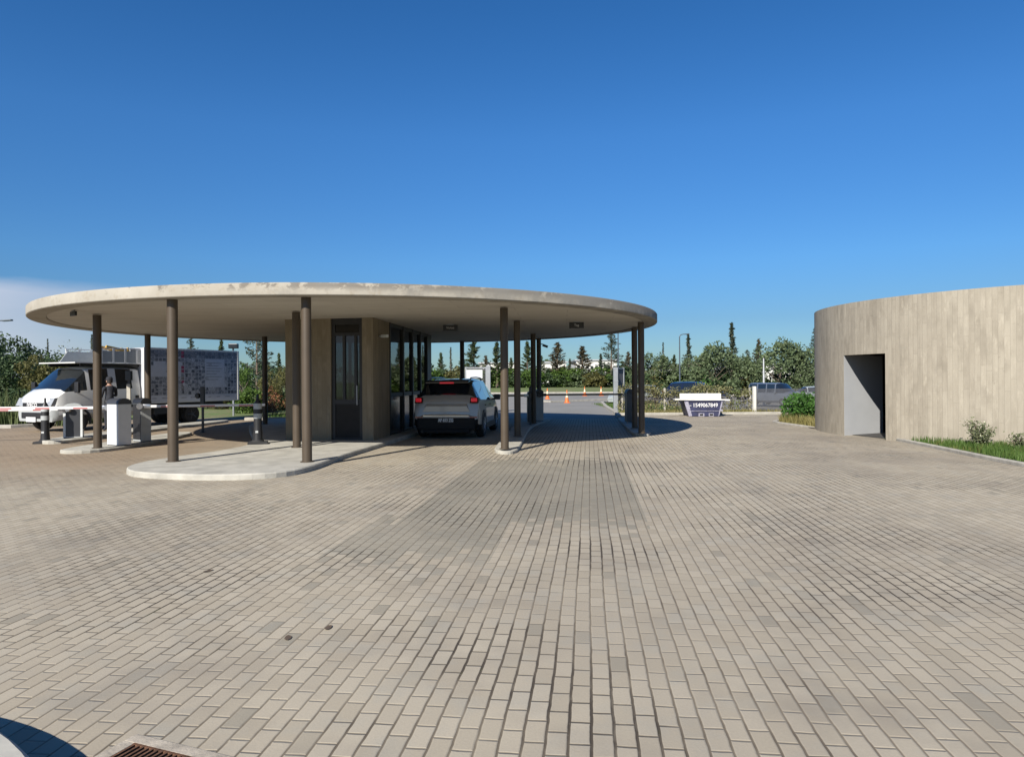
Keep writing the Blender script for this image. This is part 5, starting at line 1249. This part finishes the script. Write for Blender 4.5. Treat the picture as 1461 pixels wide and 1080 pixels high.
# ------------------------------------------------------------------ guard standing at the truck door
def skin_mesh(verts, edges, radii, name, sub=2):
    me = bpy.data.meshes.new(name); me.from_pydata(verts, edges, []); o = bpy.data.objects.new('tmp_skin', me); COL.objects.link(o)
    m = o.modifiers.new('s', 'SKIN'); m.use_smooth_shade = True
    for v, r in zip(me.skin_vertices[0].data, radii): v.radius = (r, r) if not isinstance(r, tuple) else r
    me.skin_vertices[0].data[0].use_root = True
    s = o.modifiers.new('u', 'SUBSURF'); s.levels = sub; s.render_levels = sub
    bpy.context.view_layer.update()
    out = bpy.data.meshes.new_from_object(o.evaluated_get(bpy.context.evaluated_depsgraph_get())); bpy.data.objects.remove(o)
    return out
pers = empty('person', (-13.35, 23.55, 0), math.atan2(.55, -.83), 'person in dark cap and dark uniform standing at the truck door', 'person')
V = [(0, 0, .93), (0, 0, 1.12), (.01, 0, 1.32), (0, 0, 1.46), (.01, 0, 1.53), (.015, 0, 1.60), (.02, 0, 1.68), (.01, 0, 1.75)]
Rd = [(.15, .12), (.155, .115), (.17, .12), (.12, .10), (.055, .055), (.075, .085), (.08, .10), (.05, .065)]
E_ = [(i, i+1) for i in range(7)]
for s in (1, -1):
    b0 = len(V)
    V += [(0, s*.1, .86), (.02, s*.11, .48), (-.01, s*.12, .10), (.13, s*.14, .04)]; Rd += [.095, .062, .045, .038]; E_ += [(0, b0), (b0, b0+1), (b0+1, b0+2), (b0+2, b0+3)]
    b1 = len(V)
    arm_ = [(0, s*.19, 1.42), (.04, s*.25, 1.13), (.24, s*.2, 1.05), (.31, s*.18, 1.06)] if s == 1 else [(0, s*.19, 1.42), (.06, s*.25, 1.16), (.27, s*.18, 1.22), (.34, s*.16, 1.24)]
    V += arm_; Rd += [.062, .046, .034, .03]; E_ += [(3, b1), (b1, b1+1), (b1+1, b1+2), (b1+2, b1+3)]
    hp = Vector(arm_[3])
    for k in range(5):
        f0 = len(V); dy = (k-1.5)*.018 if k < 4 else -s*.03
        ln_ = (.075, .085, .08, .065, .05)[k]
        V += [tuple(hp+Vector((.03, dy, 0))), tuple(hp+Vector((.03+ln_*.55, dy*1.1, -.008))), tuple(hp+Vector((.03+ln_*.95, dy*1.1, -.03)))]; Rd += [.009, .008, .007]
        E_ += [(b1+3, f0), (f0, f0+1), (f0+1, f0+2)]
me = skin_mesh(V, E_, Rd, 'body')
for m_ in ('cloth', 'skin'): me.materials.append(M[m_])
for p in me.polygons:
    c = p.center; r_ = math.hypot(c.x, c.y)
    p.material_index = 1 if (c.z > 1.50 or (c.x > .28 and .95 < c.z < 1.35)) else 0
link_mesh('body', me, pers)
hd_ = empty('face', (0, 0, 0)); hd_.parent = pers
b = MB(); b.lathe([(.012, -.02), (.016, 0), (.008, .03)], (.115, .0, 1.635), seg=10)
b.build('nose', 'skin', hd_, smooth=60)
b = MB()
for s in (1, -1): b.box((.098, s*.032, 1.665), (.012, .026, .012)); 
b.build('eye', 'black', hd_)
b = MB(); b.box((.1, 0, 1.592), (.012, .045, .01)); b.build('mouth', 'redlens', hd_)
b = MB()
for s in (1, -1): b.box((.01, s*.088, 1.65), (.045, .015, .06), bevel=.006)
b.build('ear', 'skin', hd_)
hd_.rotation_euler = (0, 0, 0)
b = MB(); b.lathe([(.098, 1.69), (.104, 1.71), (.1, 1.76), (.07, 1.80), (.02, 1.812)], (.012, 0, 0), seg=22); b.box((.135, 0, 1.70), (.12, .14, .012), ry=R(10), bevel=.004); b.build('cap', 'cloth', pers, smooth=45)
b = MB(); b.lathe([(.088, 1.60), (.094, 1.65), (.094, 1.695)], (-.004, 0, 0), seg=20); b.build('hair', 'hair', pers, smooth=45)
b = MB(); b.lathe([(.165, .92), (.172, .96), (.165, 1.0)], seg=22)
for v in b.bm.verts: v.co.x *= .8
b.build('belt', 'black', pers, smooth=40)

# ------------------------------------------------------------------ drain grate near the camera
g0 = Vector((-1.74, 3.27)); ax = Vector((.932, -.362)); ay = Vector((-.362, -.932))
dg = empty('drain_grate', (g0.x, g0.y, 0), math.atan2(ax.y, ax.x), 'rusty iron drain grate in a worn pale frame at the bottom left', 'drain')
b = MB(); Wd, Hd, fw = .62, .50, .065
b.box((Wd/2, -fw/2, .004), (Wd, fw, .02), bevel=.004); b.box((Wd/2, -Hd+fw/2, .004), (Wd, fw, .02), bevel=.004)
b.box((fw/2, -Hd/2, .004), (fw, Hd-2*fw, .02), bevel=.004); b.box((Wd-fw/2, -Hd/2, .004), (fw, Hd-2*fw, .02), bevel=.004); b.build('frame', 'frame', dg)
b = MB(); b.box((Wd/2, -Hd/2, .003), (Wd-2*fw, Hd-2*fw, .004)); b.build('shade_sheet', 'black', dg)  # thin black sheet painted as the shade between the bars
b = MB()
for x in lin(fw+.012, Wd-fw-.012, 18): b.box((x, -Hd/2, .009), (.011, Hd-2*fw, .012))
for y in (-fw-.006, -Hd+fw+.006, -Hd/2): b.box((Wd/2, y, .0085), (Wd-2*fw, .012, .012))
b.build('grate', 'rust', dg)

# a few dry leaves on the blocks
for i, ((x, y), lab) in enumerate([((-1.43, 4.50), 'dry brown leaf lying on the paving left of centre'), ((-1.22, 4.68), 'dry brown leaf on the paving just right of another leaf'), ((-2.62, 6.1), 'small dark leaf scrap on the paving farther left')]):
    g_ = np.random.default_rng(80+i); b = MB()
    pts = [(.036*math.cos(a)*(1+.3*g_.random()), .018*math.sin(a)*(1+.5*g_.random())) for a in lin(0, 2*PI*9/10, 10)]
    vs = [b.bm.verts.new((px_, py_, .004+.003*abs(px_)/.05+.002*g_.random())) for px_, py_ in pts]; b._f(vs)
    tag(b.build('dry_leaf', 'twig', None, loc=(x, y, 0), rz=g_.uniform(0, 6)), lab, 'leaf', 'dry leaves on the paving')

# ------------------------------------------------------------------ street lamps and far buildings
def lamp(u, vtop, Y, arm_dx, label, mat='pole', rz=0.0, head=True, u_end=None):
    x, y, zt_ = at(u, vtop, Y); z0 = hgt(x, y); h = zt_-z0
    o = empty('street_lamp', (x, y, z0), rz, label, 'street lamp')
    b = MB(); b.tube((0, 0, 0), (0, 0, h*.6), .10, .07, 10); b.tube((0, 0, h*.6), (0, 0, h-.25), .07, .055, 10); b.build('pole', mat, o, smooth=40)
    if head:
        s = 1 if arm_dx > 0 else -1
        b = MB(); b.path([(0, 0, h-.25), (s*.1, 0, h-.08), (s*.35, 0, h), (arm_dx, 0, h+.02)], [.05, .045, .04, .035], 8); b.build('arm', mat, o, smooth=40)
        b = MB(); b.box((arm_dx+s*.2, 0, h+.02), (.55, .24, .09), ry=R(-4*s), bevel=.03); b.build('lamp_head', mat, o)
    return o
lamp(969.5, 477, 75, .55, 'curved dark street lamp between conifers right of the canopy')
lamp(881.7, 462, 80, .9, 'slim dark street lamp behind the open gate')
lamp(1089.4, 507, 62, .0, 'pale bare post in front of the rounded trees', 'palepole', head=False)
lamp(-22, 458, 42, 1.15, 'street lamp whose arm reaches in from the left edge')
def shed(u0, u1, v0, v1, Y, label, n):
    x0, _, z1_ = at(u0, v0, Y); x1, _, zb_ = at(u1, v1, Y); w = x1-x0
    o = empty('warehouse', ((x0+x1)/2, Y+12, 0), 0, label, 'building', 'white buildings beyond the trees')
    b = MB(); b.box((0, 0, z1_/2), (w, 24, z1_)); b.build('wall', 'whitewall', o)
    b = MB(); b.box((0, 0, z1_+.2), (w+.8, 24.8, .4)); b.build('roof', 'greyroof', o)
    b = MB()
    for x in lin(-w/2+w/(2*n), w/2-w/(2*n), n): b.box((x, -12.02, z1_*.72), (w/n*.62, .08, z1_*.12))
    b.build('window', 'carglass', o)
shed(772, 808, 518, 545, 190, 'white warehouse behind the brownish ragged conifer', 5)
shed(822, 880, 515, 545, 205, 'long white warehouse behind the wide browning conifer', 9)
shed(684, 740, 519, 545, 210, 'long low white warehouse behind the SUV', 10)
shed(950, 968, 522, 545, 195, 'white building just right of the canopy edge beyond the trees', 6)
shed(1052, 1070, 519, 545, 185, 'small white building between the rounded trees', 3)
shed(1092, 1175, 521, 545, 200, 'white building behind the high domed tree', 9)

# far wooded skyline
g_ = np.random.default_rng(71); P = []
for i in range(420):
    x = g_.uniform(-420, 420); y = g_.uniform(270, 300); hh = g_.uniform(5, 9.5)
    d = g_.normal(size=(26, 3)); d /= np.linalg.norm(d, axis=1, keepdims=True)
    P.append(np.array([x, y, hh*.55])+d*np.array([3.5, 3, hh*.45])*g_.uniform(.5, 1, (26, 1)))
P = np.concatenate(P)
tag(link_mesh('far_woods', leaf_mesh('far_woods', P, g_.uniform(1.0, 2.2, len(P)), 'leafdark', 72, .8)), 'distant dark woods along the horizon', 'woods', kind='stuff')

# ------------------------------------------------------------------ sky, sun, camera
AZ, EL = 24.27, 32.9
w = bpy.data.worlds.new('World'); sc.world = w; w.use_nodes = True
nt = w.node_tree; bg = nt.nodes['Background']
sky = nt.nodes.new('ShaderNodeTexSky'); sky.sky_type = 'NISHITA'; sky.sun_disc = False
sky.sun_elevation = R(EL); sky.sun_rotation = R(180+AZ)
sky.altitude = 300; sky.air_density = 1.0; sky.dust_density = 0.25; sky.ozone_density = 2.0
tc = nt.nodes.new('ShaderNodeTexCoord'); sx = nt.nodes.new('ShaderNodeSeparateXYZ'); nt.links.new(tc.outputs['Generated'], sx.inputs[0])
def wm(op, a, b=None, clamp=False):
    n = nt.nodes.new('ShaderNodeMath'); n.operation = op; n.use_clamp = clamp
    for i, v in enumerate((a, b)):
        if v is None: continue
        if hasattr(v, 'is_output'): nt.links.new(v, n.inputs[i])
        else: n.inputs[i].default_value = v
    return n.outputs[0]
# a thin cloud bank low in the sky towards the left
mp = nt.nodes.new('ShaderNodeMapping'); mp.inputs['Scale'].default_value = (1.2, 1.2, 7); nt.links.new(tc.outputs['Generated'], mp.inputs[0])
nz_ = nt.nodes.new('ShaderNodeTexNoise'); nz_.inputs['Scale'].default_value = 2.2; nz_.inputs['Detail'].default_value = 6; nt.links.new(mp.outputs[0], nz_.inputs['Vector'])
lefty = wm('MULTIPLY', wm('SUBTRACT', wm('MULTIPLY', sx.outputs[0], -1.0), 0.40), 5.0, True)
low = wm('MULTIPLY', wm('SUBTRACT', wm('ADD', 0.118, wm('MULTIPLY', wm('SUBTRACT', nz_.outputs[0], .5), .05)), sx.outputs[2]), 70.0, True)
soft = wm('MULTIPLY_ADD', nz_.outputs[0], 0.5); nt.nodes[-1].inputs[2].default_value = 0.25
cl_ = wm('MULTIPLY', wm('MULTIPLY', wm('MULTIPLY', lefty, low), soft), 1.5, True)
mxn = nt.nodes.new('ShaderNodeMix'); mxn.data_type = 'RGBA'; 
hs = nt.nodes.new('ShaderNodeHueSaturation'); hs.inputs['Saturation'].default_value = 1.28; nt.links.new(sky.outputs[0], hs.inputs['Color'])
rp = nt.nodes.new('ShaderNodeValToRGB'); nt.links.new(sx.outputs[2], rp.inputs[0]); el_ = rp.color_ramp.elements
for _ in range(4): el_.new(.5)
for q, (p_, c_) in zip(el_, [(0, (.31, .45, .66)), (.08, (.325, .46, .645)), (.157, (.425, .63, .84)), (.32, (.53, .765, .985)), (.46, (.47, .735, .95)), (1, (.50, .74, .93))]): q.position = p_; q.color = (*c_, 1)
tint = nt.nodes.new('ShaderNodeMix'); tint.data_type = 'RGBA'; tint.blend_type = 'MULTIPLY'; tint.inputs[0].default_value = 1.0; nt.links.new(hs.outputs[0], tint.inputs[6]); nt.links.new(rp.outputs[0], tint.inputs[7])
nt.links.new(cl_, mxn.inputs[0]); nt.links.new(tint.outputs[2], mxn.inputs[6]); mxn.inputs[7].default_value = (5.0, 5.3, 6.2, 1)
nt.links.new(mxn.outputs[2], bg.inputs[0]); bg.inputs[1].default_value = 0.0765

sl = bpy.data.lights.new('sun', 'SUN'); sl.energy = 5.0; sl.angle = R(.53); sl.color = (1, .945, .85)
so = bpy.data.objects.new('sun', sl); COL.objects.link(so)
to_sun = Vector((-math.sin(R(AZ))*math.cos(R(EL)), -math.cos(R(AZ))*math.cos(R(EL)), math.sin(R(EL))))
so.rotation_euler = to_sun.to_track_quat('Z', 'Y').to_euler(); so.location = (0, -20, 30)

cd = bpy.data.cameras.new('camera'); cd.sensor_fit = 'HORIZONTAL'; cd.sensor_width = 36; cd.lens = F/1461*36; cd.clip_start = .05; cd.clip_end = 8000
co = bpy.data.objects.new('camera', cd); COL.objects.link(co)
upc = Vector((0, -math.sin(PIT), math.cos(PIT))); fwd = Vector((0, math.cos(PIT), math.sin(PIT))); rt = Vector((1, 0, 0))
cr_ = rt*math.cos(ROL)-upc*math.sin(ROL); cu_ = rt*math.sin(ROL)+upc*math.cos(ROL)
co.matrix_world = Matrix(((cr_.x, cu_.x, -fwd.x, 0), (cr_.y, cu_.y, -fwd.y, 0), (cr_.z, cu_.z, -fwd.z, H), (0, 0, 0, 1)))
sc.camera = co
sc.view_settings.view_transform = 'Standard'; sc.view_settings.look = 'None'; sc.view_settings.gamma = 1.0; sc.view_settings.use_curve_mapping = False
sc.view_settings.exposure = 0.72
